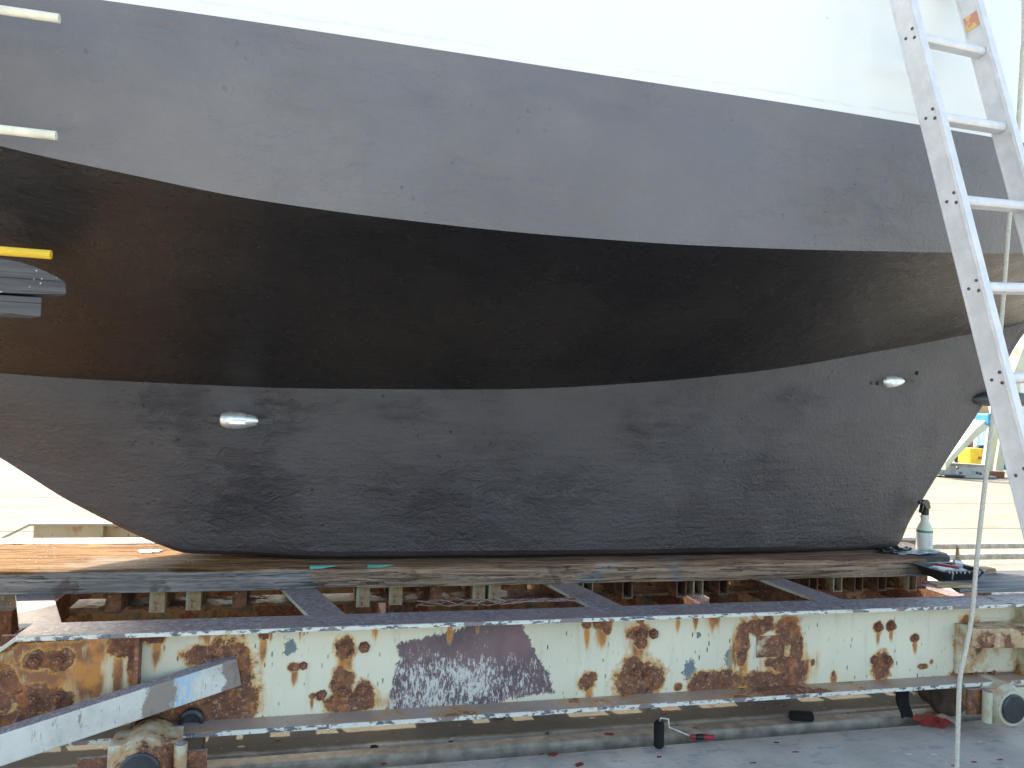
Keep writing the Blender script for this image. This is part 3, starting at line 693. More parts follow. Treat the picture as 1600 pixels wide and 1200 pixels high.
def win(a, b): return t.math('MULTIPLY', t.ramp(xx, a, a+.012), t.ramp(xx, b+.012, b))
bx_ = [atY(x, 1060, 2.28).x for x in (222, 268, 302, 338)]
c = t.mix(t.math('MULTIPLY', win(bx_[1], bx_[2]), t.ramp(g, .42, .52)), c, (.36, .52, .66))
c = t.mix(t.math('MULTIPLY', win(bx_[0], bx_[1]), .85), c, (.21, .165, .14)); c = t.mix(t.math('MULTIPLY', t.ramp(xx, bx_[3], bx_[3]+.012), .85), c, (.19, .145, .12))
mt_ = t.noise(1, 8, .8, vec=t.scale((60, 60, 60))); c = t.mix(t.math('MULTIPLY', tpz, t.ramp(mt_, .40, .47)), c, t.mix(t.ramp(t.noise(60, 6, .8), .45, .6), (.17, .145, .17), (.40, .36, .38)))
t.set('Base Color', c); t.set('Roughness', .6); t.bump(t.math('ADD', g, t.noise(30, 6, .7)), .4, .004); M['armpaint'] = t.m
# left outrigger arm coming forward out of the near beam
A0 = atY(364, 1030, 2.365); A1 = atZ(0, 1146, .275); dirn = (A1-A0).normalized(); A0 = A0-V((0, 0, .042))+V((.012, .035, 0))
arm = B(); A2 = A0+dirn*1.9; beam(arm, A0, A2, rect(.052, .082)); obj('outrigger_arm', arm, M['armpaint'], cradle, bevel=.004)["label"] = "scuffed white outrigger arm slanting forward from the near beam"
# right bracket and outrigger
p = atY(1497, 975, 2.39); q = atY(1497, 1053, 2.39)
bm = B(); box(bm, p.x, p.x+.32, WY-.014, WY-.0005, q.z, p.z); obj('bolted_plate', bm, M['housing'], near, bevel=.002)
bm = B(); beam(bm, (p.x+.004, 2.36, p.z-.035), (p.x+1.3, 2.22, p.z-.035), rect(.07, .072)); obj('outrigger_arm', bm, M['housing'], cradle, bevel=.004)
# wheel sets
def wheel(cx, cz, cy, side):
    bm = B(); lathe(bm, [(.04, -.05), (.085, -.05), (.098, -.046), (.103, -.03), (.103, -.022), (.088, -.016), (.085, .05), (.04, .05)], (cx-side*.02, 2.555, .098), V((0, 1, 0)), 40)
    w = obj('wheel', bm, M['wheelsteel'], cradle, auto=30)
    bm = B(); lathe(bm, [(.075, 0), (.078, .02), (.078, .13), (.066, .145), (.063, .16)], (cx, cy+.16, cz), V((0, -1, 0)), 28)
    box(bm, cx-.085, cx+.085, cy+.03, cy+.13, cz, cz+.060)
    h = obj('bearing_housing', bm, M['housing'], cradle, auto=30)
    bm = B(); lathe(bm, [(.052, 0), (.052, .006), (.047, .009)], (cx, cy-.0005, cz), V((0, -1, 0)), 28)
    obj('end_cap', bm, M['hubblack'], h, auto=30)
    bm = B(); tube(bm, [(cx-side*.095, cy+.02, cz-.05), (cx-side*.095, cy+.02, cz+.06)], .017, 14); obj('guide_pin', bm, M['cream'], h, auto=40)
    bm = B(); box(bm, cx-.16, cx+.16, cy+.04, cy+.05, cz-.03, ZB-.0145); box(bm, cx-.02, cx+.02, cy+.05, 2.49, .15, ZB-.0145)
    obj('axle_bracket', bm, M['cream_rusty'], cradle)
pR = atY(1583, 1107, 2.26); wheel(pR.x, pR.z, 2.26, 1)
pL = atY(218, 1207, 2.20); wheel(pL.x, pL.z, 2.20, -1)
for X in (-.45, 2.6):
    bm = B(); lathe(bm, [(.04, -.05), (.085, -.05), (.098, -.046), (.103, -.03), (.103, -.022), (.088, -.016), (.085, .05), (.04, .05)], (X, 4.24, .098), V((0, 1, 0)), 40)
    obj('wheel', bm, M['wheelsteel'], cradle, auto=30)
    bm = B(); tube(bm, [(X, 2.6, .1), (X, 4.2, .1)], .022, 12); obj('axle', bm, M['rusty'], cradle, auto=40)

# ------------------------------------------------------------------ keel timber (own, roughened)
def rough_timber(x0, x1, y0, y1, z0, z1, amp=.003, step=.03):
    bm = B(); nx = max(2, int((x1-x0)/step)); ring = []
    base = [(y0,z0),(y0,(z0+z1)/2),(y0,z1-.008),(y0+.009,z1)]+[(y0+(y1-y0)*k/8, z1) for k in range(1, 8)]+[(y1-.009,z1),(y1,z1-.008),(y1,z0)]+[(y0+(y1-y0)*k/4, z0) for k in (3,2,1)]
    ph = [random.uniform(0, 6) for _ in base]
    for i in range(nx+1):
        x = x0+(x1-x0)*i/nx
        ring.append([bm.verts.new((x+(random.uniform(-.004, .004) if i in (0, nx) else 0), y+amp*math.sin(x*7+ph[k])*.5+random.uniform(-amp, amp)*.5, z+(random.uniform(-amp, 0)*.6+amp*.4*math.sin(x*11+ph[k]*2) if z > z1-.02 else 0)-(amp*.4 if z > z1-.02 else 0))) for k, (y, z) in enumerate(base)])
    n = len(base)
    for a, b in zip(ring, ring[1:]):
        for k in range(n): bm.faces.new((a[k], b[k], b[(k+1)%n], a[(k+1)%n]))
    bm.faces.new(ring[0]); bm.faces.new(ring[-1][::-1])
    return bm
tb = obj('timber_bearer', rough_timber(-2.6, 2.61, 2.80, 3.27, .4802, .556), M['timber'], auto=50)
tag(tb, 'long thick weathered timber bearer under the keel, sunlit orange at its left end', 'timber')
bm = B(); prism(bm, [(2.617, 2.83, .4802), (2.79, 2.86, .4802), (2.84, 2.93, .4802), (2.86, 3.2, .4802), (2.617, 3.26, .4802)], (0, 0, .070))
tag(obj('timber_block', bm, M['darkwood'], bevel=.005), 'short dark paint soaked timber block beside the spray bottle, cut corner', 'timber')
# white spill on the sunlit timber
def blotch(cx, cy, rx, ry, z, th, seed):
    rnd = random.Random(seed); bm = B(); n = 26; ph = [rnd.uniform(.55, 1.15) for _ in range(n)]
    lo = [bm.verts.new((cx+rx*ph[k]*math.cos(2*math.pi*k/n), cy+ry*ph[k]*math.sin(2*math.pi*k/n), z)) for k in range(n)]
    hi = [bm.verts.new((cx+(v.co.x-cx)*.9, cy+(v.co.y-cy)*.9, z+th)) for v in lo]
    for k in range(n): bm.faces.new((lo[k], lo[(k+1)%n], hi[(k+1)%n], hi[k]))
    bm.faces.new(hi); bm.faces.new(lo[::-1]); return bm
p = atZ(236, 861, .556); tag(obj('paint_spill', blotch(p.x, p.y, .05, .035, .5535, .004, 3), M['white']), 'white dried paint spill on the sunlit end of the timber', 'paint spill')
for i, (x, y, lb) in enumerate(((502,884,'turquoise paint smear on the timber edge, leftmost of the two'),(592,886,'turquoise paint smear on the timber edge, right of the other smear'))):
    p = atZ(x, y, .556); bm = B(); prism(bm, [(p.x-.04, 2.797, .5515), (p.x-.038, 2.811, .5575), (p.x+.052, 2.808, .5575), (p.x+.0, 2.797, .5515)], (0, 0, .0016))
    tag(obj('paint_smear', bm, m_plain("turquoise_paint", (.10, .42, .36), .6)), lb, 'paint smear', 'turquoise paint smears')

# boards and tray at the right end
bm = B(); prism(bm, [(2.49, 2.50, .4805), (3.6, 2.50, .4805), (3.6, 2.79, .4805), (2.62, 2.793, .4805)], (0, 0, .018))
tag(obj('plank', bm, M['greywood'], bevel=.002), 'flat grey plank lying along the beam under the paint tray', 'plank')
bm = B(); prism(bm, [(2.40, 2.52, .5), (2.58, 2.505, .5), (2.60, 2.53, .5), (2.42, 2.60, .5)], (0, 0, .012))
tag(obj('wood_offcut', bm, M['palewood'], bevel=.002), 'pale sawn wood offcut wedged at the plank end below the tray', 'offcut')
bm = B(); box(bm, 2.86, 2.92, 2.74, 2.79, .48, .52)
tag(obj('wood_offcut', bm, M['palewood'], bevel=.003), 'small pale wood block just right of the black tray', 'offcut')
tray = thing('paint_tray', 'black roller paint tray crusted with pale grey paint at the timber end', 'paint tray', (2.65, 2.72, .5))
bm = B()
def ringpts(x0, x1, y0, y1, z, r=.02):
    pts = []
    for cx, cy, a0 in ((x1-r, y1-r, 0), (x0+r, y1-r, 90), (x0+r, y0+r, 180), (x1-r, y0+r, 270)):
        for k in range(5):
            a = math.radians(a0+k*22.5); pts.append((cx+r*math.cos(a), cy+r*math.sin(a), z))
    return pts
TX0, TX1, TY0, TY1 = 2.52, 2.745, 2.62, 2.78
R_ = [ringpts(TX0+.02, TX1-.02, TY0+.015, TY1-.015, .500), ringpts(TX0, TX1, TY0, TY1, .540), ringpts(TX0-.008, TX1+.008, TY0-.008, TY1+.008, .542), ringpts(TX0-.008, TX1+.008, TY0-.008, TY1+.008, .537), ringpts(TX0-.001, TX1+.001, TY0-.001, TY1+.001, .537),]
inn = [ringpts(TX0+.004, TX1-.004, TY0+.004, TY1-.004, .540), ringpts(TX0+.022, TX1-.022, TY0+.018, TY1-.018, .505)]
seq = [R_[0], R_[4], R_[3], R_[2], inn[0], inn[1]]
vv = [[bm.verts.new(p) for p in s_] for s_ in seq]
for a, b in zip(vv, vv[1:]):
    for k in range(20): bm.faces.new((a[k], a[(k+1)%20], b[(k+1)%20], b[k]))
bm.faces.new(vv[0][::-1]); bm.faces.new(vv[-1]); obj('tray_body', bm, M['black'], tray, auto=35)
obj('paint_skin', blotch(2.632, 2.70, .085, .06, .5285, .006, 5), M['paintgrey'], tray)
for k in range(9):
    bm = B(); x = 2.535+.022*k+random.uniform(-.008, .008); l = random.uniform(.002, .03)*(1 if k in (1, 3, 4, 7) else .2)
    tube(bm, [(x, TY0-.0085, .543), (x+.002, TY0-.0125, .536), (x+.001, TY0-.010, .536-l)], [.0042, .0036, .0022], 8); obj('paint_drip', bm, M['paintgrey'], tray, smooth=True)
br = thing('paint_brush', 'wooden handled paint brush standing up in the tray', 'paint brush', (2.73, 2.73, .54))
a = V((2.715, 2.74, .53)); b = atY(1496, 852, 2.76)
bm = B(); tube(bm, [a+(b-a)*.30, a+(b-a)*.42, a+(b-a)*.6, a+(b-a)*.8, b], [.013, .0075, .008, .006, .004], 12); obj('handle', bm, M['palewood'], br, smooth=True)
bm = B(); beam(bm, a+(b-a)*.13, a+(b-a)*.31, rect(.042, .014), V((0, 1, 0))); obj('ferrule', bm, M['alu'], br, bevel=.003)
bm = B(); beam(bm, a, a+(b-a)*.13, rect(.046, .016), V((0, 1, 0))); obj('bristles', bm, M['paintgrey'], br, bevel=.003)
bm = B(); tube(bm, [(2.575, 2.715, .549), (2.60, 2.685, .549), (2.625, 2.645, .549)], [.0045, .006, .005], 10)
rr = obj('scraper_handle', bm, M['red'], None, smooth=True); tag(rr, 'thin red plastic handle lying across the paint tray', 'handle')
bm = B(); beam(bm, (2.580, 2.705, .5555), (2.618, 2.652, .5555), rect(.002, .0015)); obj('white_stripe', bm, M['white'], rr)
# rags of peeled paint on the block
def rag(x0, y0, x1, y1, z, amp, seed, mat, n=14, m=5):
    rnd = random.Random(seed); bm = B(); g = []
    for i in range(n):
        row = []
        for j in range(m):
            t_ = i/(n-1); s_ = j/(m-1)-.5
            w = (.6+.4*math.sin(3.1*t_)+rnd.uniform(-.15, .15))
            row.append(bm.verts.new((x0+(x1-x0)*t_+rnd.uniform(-.006, .006), y0+(y1-y0)*t_+s_*.07*w, z+abs(math.sin(t_*9+seed)*math.cos(s_*6+seed))*amp+rnd.uniform(0, .004))))
        g.append(row)
    for i in range(n-1):
        for j in range(m-1): bm.faces.new((g[i][j], g[i+1][j], g[i+1][j+1], g[i][j+1]))
    o_ = obj('rag', bm, mat, None, smooth=True)
    s_ = o_.modifiers.new('thick', 'SOLIDIFY'); s_.thickness = .003; s_.offset = 1; return o_
o = rag(2.53, 2.90, 2.78, 2.93, .5525, .010, 2, M['paintgrey']); o.name = 'rag'; tag(o, 'crumpled rag stiff with pale grey paint at the foot of the spray bottle', 'rag')
o = rag(2.47, 2.93, 2.66, 2.96, .558, .016, 5, M['black']); tag(o, 'black crumpled rag strip lying against the heel of the keel', 'rag')
# spray bottle
bx, by, bz = 2.765, 2.985, .5505
sb = thing('spray_bottle', 'white spray bottle with black trigger head and green banded label', 'spray bottle', (bx, by, bz))
bm = B(); lathe(bm, [(.030, 0), (.034, .004), (.034, .012), (.0335, .10), (.031, .112), (.022, .128), (.0165, .140), (.019, .150), (.020, .158), (.015, .168), (.013, .172)], (bx, by, bz), seg=32)
t = MT("translucent_bottle"); t.set("Base Color", (.70, .74, .62)); t.set("Roughness", .35); t.set("Subsurface Weight", .3); obj('bottle_body', bm, t.m, sb, smooth=True)
bm = B(); lathe(bm, [(.0337, .020), (.0345, .0205), (.0345, .102), (.0337, .1025)], (bx, by, bz), seg=32); lab = obj('bottle_label', bm, M['white'], sb, auto=30)
bm = B(); lathe(bm, [(.0346, .086), (.0352, .0865), (.0352, .096), (.0346, .0965)], (bx, by, bz), seg=32); obj('green_band', bm, M['green'], lab, auto=30)
bm = B()
for k, w in enumerate((.030, .036, .034, .037, .028, .035, .032)):
    zz_ = bz+.078-k*.008; a0 = math.radians(-105-(1-w/.037)*20)
    n_ = 8; A_ = [a0+i*(w/.0352)/n_*1.0 for i in range(n_+1)]
    for i in range(n_):
        q4 = [(bx+.0352*math.cos(A_[j]), by+.0352*math.sin(A_[j]), h_) for j, h_ in ((i, zz_), (i+1, zz_), (i+1, zz_+.0022), (i, zz_+.0022))]
        bm.faces.new([bm.verts.new(p_) for p_ in q4])
obj('print_lines', bm, M['paintgrey'], lab)
bm = B(); lathe(bm, [(.016, .166), (.0165, .170), (.0165, .190), (.013, .194)], (bx, by, bz), seg=20); obj('collar', bm, M['black'], sb, auto=30)
bm = B(); dv = V((-.92, -.38, 0)).normalized(); ov = V((bx, by, bz))
prof = [(-.018, .190), (.012, .190), (.016, .200), (.030, .214), (.052, .220), (.054, .228), (.046, .233), (.020, .236), (-.004, .236), (-.020, .226), (-.030, .206), (-.031, .196)]
sd_ = dv.cross(V((0, 0, 1)))*.011
prism(bm, [ov+dv*a_+V((0, 0, b_))-sd_ for a_, b_ in prof], sd_*2); obj('spray_head', bm, M['black'], sb, bevel=.003)
bm = B(); prof = [(.022, .212), (.036, .218), (.042, .200), (.050, .182), (.046, .176), (.036, .190), (.028, .204)]
prism(bm, [ov+dv*a_+V((0, 0, b_))-sd_*.7 for a_, b_ in prof], sd_*1.4); obj('trigger', bm, M['black'], sb, bevel=.002)
bm = B(); tube(bm, [ov+dv*.050+V((0, 0, .226)), ov+dv*.064+V((0, 0, .226))], .0075, 12); obj('nozzle', bm, M['black'], sb, auto=30)
bm = B(); tube(bm, [ov+V((0, 0, .18)), ov+V((0, 0, .165))], .003, 8); obj('dip_tube', bm, M['white'], sb)

# ------------------------------------------------------------------ leaning aluminium ladder at the right
SC = .81
P0 = CP+(V((1.906, 2.189, 2.46))-CP)*SC; vv_ = V((.036, -.061, -.291))*SC*1.0
dn = vv_.normalized(); wdir = V((math.sin(math.radians(80.4)), math.cos(math.radians(80.4)), 0)); wdir = (wdir-dn*wdir.dot(dn)).normalized()
nrm = wdir.cross(dn).normalized()
if nrm.y > 0: nrm = -nrm                                                        # nrm points to the viewer side
kf = -(P0.z-.0)/vv_.z
foot = P0+vv_*kf; topk = -1.9
lad = thing('leaning_ladder', 'scuffed aluminium ladder leaning against the white topside at the right', 'ladder', foot)
RD, RF = .062, .026                                                             # rail depth, flange width
LW = .305
def rail(base, flip):
    """C-section rail: web plus two flanges; rivet line sits on the web"""
    a = base+vv_*topk; b = base+vv_*kf; s = 1 if flip else -1
    c = [(0, -RD/2), (0, RD/2), (s*RF, RD/2), (s*RF, RD/2-.004), (s*.004, RD/2-.004), (s*.004, -RD/2+.004), (s*RF, -RD/2+.004), (s*RF, -RD/2)]
    A = [a+wdir*p[0]+nrm*p[1] for p in c]; Bq = [b+wdir*p[0]+nrm*p[1] for p in c]
    bm = B(); va = [bm.verts.new(p) for p in A]; vb = [bm.verts.new(p) for p in Bq]; n = len(c)
    for i in range(n): bm.faces.new((va[i], va[(i+1)%n], vb[(i+1)%n], vb[i]))
    bm.faces.new(va[::-1]); bm.faces.new(vb)
    return obj('rail', bm, M['alu'], lad, bevel=.0012)
rl = rail(P0, True); rr_ = rail(P0+wdir*LW, True)
for b_, r_ in ((P0, rl), (P0+wdir*LW, rr_)):
    for off_ in (RD*.37, -RD*.42):
        bm = B(); beam(bm, b_+vv_*topk+nrm*off_-wdir*.0012, b_+vv_*kf+nrm*off_-wdir*.0012, rect(.0024, .005) , upv=nrm); obj('ridge', bm, M['alu'], r_, bevel=.0008)
for k in range(-2, int(kf)+1):
    c = P0+vv_*k
    if c.z < .1: continue
    bm = B(); beam(bm, c+wdir*.0045, c+wdir*(LW-.0005), [(-.015,-.012),(.015,-.012),(.019,.0),(.015,.012),(-.015,.012),(-.019,0)] if False else [(-.014,-.013),(.010,-.013),(.016,-.006),(.016,.006),(.010,.013),(-.014,.013)], upv=-dn)
    obj('rung', bm, M['alu'], lad, bevel=.002)
    for (dv_, du_) in ((-.010, 0.), (.014, -.014), (.014, .013)):
        q = c+nrm*dv_+dn*du_-wdir*.0; bm = B(); lathe(bm, [(.0044, 0), (.0044, .0012), (.003, .002)], q-wdir*.0002, -wdir, 10)
        obj('rivet', bm, M['rivet'], rl, smooth=True)
bm = B()
q = P0+wdir*(LW-.0008)-dn*.125
for (z0_, z1_, mk) in ((0, .045, 'y'),):
    prism(bm, [q-nrm*.022+dn*z0_, q+nrm*.022+dn*z0_, q+nrm*.022+dn*z1_, q-nrm*.022+dn*z1_], -wdir*.0006)
t = MT("ladder_sticker"); n_ = t.noise(20, 3); t.set("Base Color", t.mix(t.ramp(n_, .45, .5), (.75, .50, .18), (.62, .28, .20))); obj('sticker', bm, t.m, rr_)
for base in (P0, P0+wdir*LW):
    bm = B(); c = base+vv_*kf; beam(bm, c+wdir*.013-dn*.06, c+wdir*.013-dn*.001, rect(.035, .07), upv=nrm); obj('rubber_foot', bm, M['black'], lad, bevel=.004)

# ------------------------------------------------------------------ hanging rope
rp = [(1600,-330,1.88),(1600,30,1.88),(1598,80,1.88),(1590,210,1.88),(1578,330,1.88),(1571,420,1.88),(1563,520,1.88),(1552,640,1.88),(1541,740,1.88),(1531,830,1.88),(1524,900,1.88),(1519,960,1.88),(1510,1010,1.88),(1500,1060,1.88),(1497,1130,1.88),(1495,1200,1.88)]
pts = [atY(*p) for p in rp]; e_ = pts[-1]; pts += [V((e_.x, e_.y-.005, .03)), V((e_.x+.01, e_.y-.06, .009)), V((e_.x-.03, e_.y-.22, .008))]
fine = []
for i in range(len(pts)-1):
    p_1 = pts[max(i-1, 0)]; a = pts[i]; b = pts[i+1]; p2 = pts[min(i+2, len(pts)-1)]
    for k in range(6):
        t_ = k/6; fine.append(.5*((2*a)+(b-p_1)*t_+(2*p_1-5*a+4*b-p2)*t_*t_+(3*a-p_1-3*b+p2)*t_**3))
fine.append(pts[-1]); fine = [p if p.z > .008 else V((p.x, p.y, .008)) for p in fine]
bm = B(); tube(bm, fine, .0065, 8)
tag(obj('rope', bm, M['rope'], smooth=True), 'thin pale rope hanging from the boat down past the right end of the beam', 'rope')

# ------------------------------------------------------------------ left: pipe rungs and hull pad
bl = thing('boarding_ladder', 'ladder of two pale pipes and a yellow pipe as rungs at the left edge', 'ladder', (-.9, 1.86, 1.35))
for (x, y, m_, lb) in ((93, 29, 'pipew', None), (88, 212, 'pipew', None), (80, 398, 'yellow', 'yellow pipe rung above the grey hull pad')):
    e = atY(x, y, 1.86); bm = B(); tube(bm, [(-1.30, 1.86, e.z), (e.x, 1.86, e.z)], .0098, 18); o = obj('rung', bm, M[m_], bl, auto=40)
    if lb: o["label"] = lb
for X in (-.86, -1.22):
    bm = B(); box(bm, X-.02, X+.02, 1.873, 1.895, 1.36, 3.15); obj('rail', bm, M['alu'], bl, bevel=.003)
pad = thing('hull_pad', 'dark grey painted wooden pad on a prop pressed to the hull at the left', 'hull support', (-1.0, 2.25, .48))
pp = [atY(x, y, 2.30) for x, y in ((-60,398),(0,403),(30,408),(60,418),(85,430),(103,441),(104,460),(50,459),(0,457),(-60,456))]
pp = [V((-1.15, 2.30, pp[0].z))]+pp+[V((-1.15, 2.30, pp[-1].z))]
bm = B(); prism(bm, pp, (-.05, .11, 0)); obj('curved_timber', bm, M['hullwood'], pad, bevel=.003)
zt_ = pp[-2].z; zl = atY(0, 491, 2.3).z; xr = atY(65, 470, 2.3).x
bm = B(); prism(bm, [(-1.12, 2.302, zl), (xr, 2.302, zl), (xr-.05, 2.39, zl), (-1.12, 2.39, zl)], (0, 0, zt_-.001-zl)); obj('pad_block', bm, M['hullwood'], pad, bevel=.003)
bm = B(); box(bm, -1.07, -.97, 2.305, 2.385, .49, zl-.0005); obj('post', bm, M['arm'], pad, bevel=.004)
bm = B(); box(bm, -1.12, -.92, 2.22, 2.40, .478, .4895); obj('base_plate', bm, M['arm'], pad)
bm = B(); prism(bm, [(-1.12, 2.38, .20), (-.92, 2.38, .20), (-.92, 2.38, .4775), (-1.12, 2.38, .4775)], (0, .02, 0)); obj('bracket', bm, M['arm'], pad)

# ------------------------------------------------------------------ litter on the ground and hung under the beam
rf_ = thing('paint_roller', 'black paint roller standing on end by the rail, wire frame toward a red handle', 'paint roller', (1.2, 2.47, 0))
bt = atZ(1020, 1160, 0); bt.y = 2.44
tp_ = atY(1019, 1128, 2.44)
bm = B(); tube(bm, [(bt.x, 2.44, .004), (bt.x, 2.44, .010), (bt.x-.002, 2.44, tp_.z-.008), (bt.x-.002, 2.44, tp_.z)], [.013, .018, .018, .013], 20); obj('roller_sleeve', bm, M['blackfab'], rf_, smooth=True)
wp = [V((bt.x, 2.44, tp_.z)), V((bt.x+.004, 2.44, tp_.z+.012)), V((bt.x+.03, 2.435, tp_.z+.008)), atY(1045, 1136, 2.43), atZ(1078, 1150, .012), atZ(1090, 1151, .012)]
bm = B(); tube(bm, wp, .0032, 8); obj('wire_frame', bm, M['zinc'], rf_, smooth=True)
bm = B(); a = atZ(1078, 1151, .014); b = atZ(1116, 1152, .014); tube(bm, [a, a+(b-a)*.1, a+(b-a)*.45, a+(b-a)*.6, b], [.006, .009, .007, .010, .008], 12); hd_ = obj('handle', bm, M['red'], rf_, smooth=True)
bm = B(); tube(bm, [a+(b-a)*.22, a+(b-a)*.3, a+(b-a)*.5, a+(b-a)*.58], [.009, .0105, .0105, .009], 12); obj('grip', bm, M['black'], hd_, smooth=True)
a = atZ(1234, 1118, .018); b = atZ(1270, 1120, .018); bm = B(); tube(bm, [a, a+(b-a)*.06, a+(b-a)*.94, b], [.014, .019, .019, .014], 20)
tag(obj('roller_sleeve', bm, M['blackfab'], smooth=True), 'loose black roller sleeve lying alone on the shaded concrete under the beam', 'roller sleeve')
# cloth strip hanging below the beam
bm = B(); g = []
for i in range(10):
    z_ = .17-i*.0165; row = [bm.verts.new((2.195+.052*(j/4)+.006*math.sin(i*.9)+.002*i, 2.49+.006*math.sin(j*2+i*.5), z_)) for j in range(5)]; g.append(row)
for i in range(9):
    for j in range(4): bm.faces.new((g[i][j], g[i][j+1], g[i+1][j+1], g[i+1][j]))
o = obj('cloth_strip', bm, M['blackfab'], None, smooth=True); s_ = o.modifiers.new('t', 'SOLIDIFY'); s_.thickness = .006; tag(o, 'black cloth strip hanging under the near beam beside the wheel', 'cloth')
# crumpled red and white wrapper
def scrap(p, L, W_, seed, mat, h=.012):
    rnd = random.Random(seed); bm = B(); n, m = 7, 4; ang = rnd.uniform(-.4, .4); g = []
    for i in range(n):
        row = []
        for j in range(m):
            a_ = (i/(n-1)-.5)*L; b_ = (j/(m-1)-.5)*W_*(1-.6*abs(i/(n-1)-.5)); 
            row.append(bm.verts.new((p.x+a_*math.cos(ang)-b_*math.sin(ang), p.y+a_*math.sin(ang)+b_*math.cos(ang), .002+rnd.uniform(0, h))))
        g.append(row)
    for i in range(n-1):
        for j in range(m-1): bm.faces.new((g[i][j], g[i+1][j], g[i+1][j+1], g[i][j+1]))
    o_ = obj('paper_scrap', bm, mat); s2 = o_.modifiers.new('t', 'SOLIDIFY'); s2.thickness = .0015; return o_
t = MT("red_white_wrapper"); x_ = t.sep()[0]; p = atZ(1462, 1130, 0)
t.set("Base Color", t.mix(t.ramp(t.math('ADD', x_, t.math('MULTIPLY', t.noise(30, 3), .02)), p.x+.045, p.x+.048), (.36, .045, .05), (.68, .58, .55))); t.set("Roughness", .6)
tag(scrap(p, .15, .11, 4, t.m, .022), 'crumpled red wrapper with a white end on the ground left of the wheel', 'wrapper')
for i, (x, y, L) in enumerate(((864,1180,.030),(952,1149,.028),(905,1196,.024),(780,1122,.035),(846,1180,.012),(1087,1139,.02),(1030,1184,.012),(600,1196,.014))):
    tag(scrap(atZ(x, y, 0), L*1.2, L*.8, 20+i, M['redpaper'], .004), 'small torn red scrap lying on the concrete under the cradle', 'scrap', 'red scraps on the ground')
# rusty wire tangle on the flange
bm = B()
for s in range(5):
    pts = [V((.36+.045*k+random.uniform(-.01, .01), 2.52+.03*math.sin(k*1.3+s*2)+random.uniform(-.01, .01), .486+.012*abs(math.sin(k*.9+s)))) for k in range(13)]
    tube(bm, pts, .0022, 5)
tag(obj('wire_tangle', bm, M['rusty']), 'tangle of rusty wire lying behind the near beam flange', 'wire')
# paint flakes and grit: nobody could count them
bm = B(); rnd = random.Random(11)
for k in range(1100):
    x = rnd.uniform(-.8, 3.4); y = rnd.choice((rnd.uniform(1.7, 2.44), rnd.uniform(2.64, 3.6))); s = rnd.uniform(.0015, .006); a = rnd.uniform(0, 6.28)
    vs = [bm.verts.new((x+math.cos(a+j*2.1)*s*rnd.uniform(.6, 1.3), y+math.sin(a+j*2.1)*s, .0015+rnd.uniform(0, .003))) for j in range(3)]; bm.faces.new(vs)
tag(obj('paint_flakes', bm, M['paintgrey']), 'scattered paint flakes and grit on the concrete', 'paint flakes', None, 'stuff')

# ------------------------------------------------------------------ the yard behind, seen past the stern
def post(bm, a, b, w, d): beam(bm, a, b, rect(w, d)); return bm
st = thing('boat_stand', 'cream steel boat stand with curved arm and two rusty footed posts behind the stern', 'boat stand', atZ(1548, 748, 0))
D1 = 12.6
def ap(x, y, Y=D1): return atY(x, y, Y)
def gz(p): return V((p.x, p.y, 0))
bm = B(); beam(bm, ap(1556, 648), ap(1540, 742), rect(.16, .16), V((0, 1, 0))); obj('post', bm, M['bgcream'], st, bevel=.015)
bm = B(); beam(bm, ap(1570, 636, 12.8), ap(1553, 745, 12.8), rect(.20, .22), V((0, 1, 0))); obj('post', bm, M['bgcream'], st, bevel=.015)
q = ap(1552, 748); bm = B(); box(bm, q.x-.18, q.x+.18, q.y-.10, q.y+.35, 0.002, .14); obj('foot', bm, M['rusty'], st, bevel=.015)
lo = [ap(x, y, 12.2) for x, y in ((1478,735),(1494,716),(1510,700),(1526,684),(1542,670),(1556,660))]
hi = [ap(x, y, 12.2) for x, y in ((1478,722),(1494,704),(1509,688),(1524,671),(1541,656),(1556,648))]
bm = B(); prism(bm, lo+hi[::-1], (0, .30, 0)); obj('curved_arm', bm, M['bgcream'], st, bevel=.015)
q = ap(1549, 656, 12.15); bm = B(); box(bm, q.x-.09, q.x+.10, q.y-.03, q.y+.30, q.z-.10, q.z+.12); obj('pad', bm, M['blue'], st, bevel=.03)
s2 = thing('boat_stand', 'tall cream slanted stand with yellow mark at the far right edge', 'boat stand', gz(ap(1590, 700, 12.0)))
bm = B(); beam(bm, ap(1577, 604, 12.0), ap(1609, 520, 12.0), rect(.24, .22), V((0, 1, 0))); obj('slanted_arm', bm, M['bgcream'], s2, bevel=.015)
a = ap(1583, 600, 12.2); bm = B(); beam(bm, a, gz(a)+V((.1, 0, .003)), rect(.17, .17), V((0, 1, 0))); obj('post', bm, M['bgcream'], s2, bevel=.015)
q = ap(1586, 556, 11.85); bm = B(); beam(bm, q, q+V((.05, 0, .16)), rect(.03, .03)); obj('yellow_mark', bm, M['yellow'], s2)
gb = thing('steel_channel', 'pale grey steel channel with bolt holes lying on blocks behind the stern', 'steel channel', gz(ap(1505, 745, 12.7)))
a = ap(1462, 732, 12.6); b = ap(1541, 737, 12.4); hh = .135
bm = B(); beam(bm, a, b, [(-.08,-hh),(.08,-hh),(.08,-hh+.02),(-.06,-hh+.02),(-.06,hh-.02),(.08,hh-.02),(.08,hh),(-.08,hh)]); ch = obj('channel', bm, M['bggrey'], gb, bevel=.008)
for x, y in ((1495,731),(1500,739),(1526,739),(1531,740)):
    q = atY(x, y, 12.38); bm = B(); lathe(bm, [(.026, 0), (.026, .03)], q, V((0, -1, 0)), 10); obj('bolt_head', bm, M['rivet'], ch)
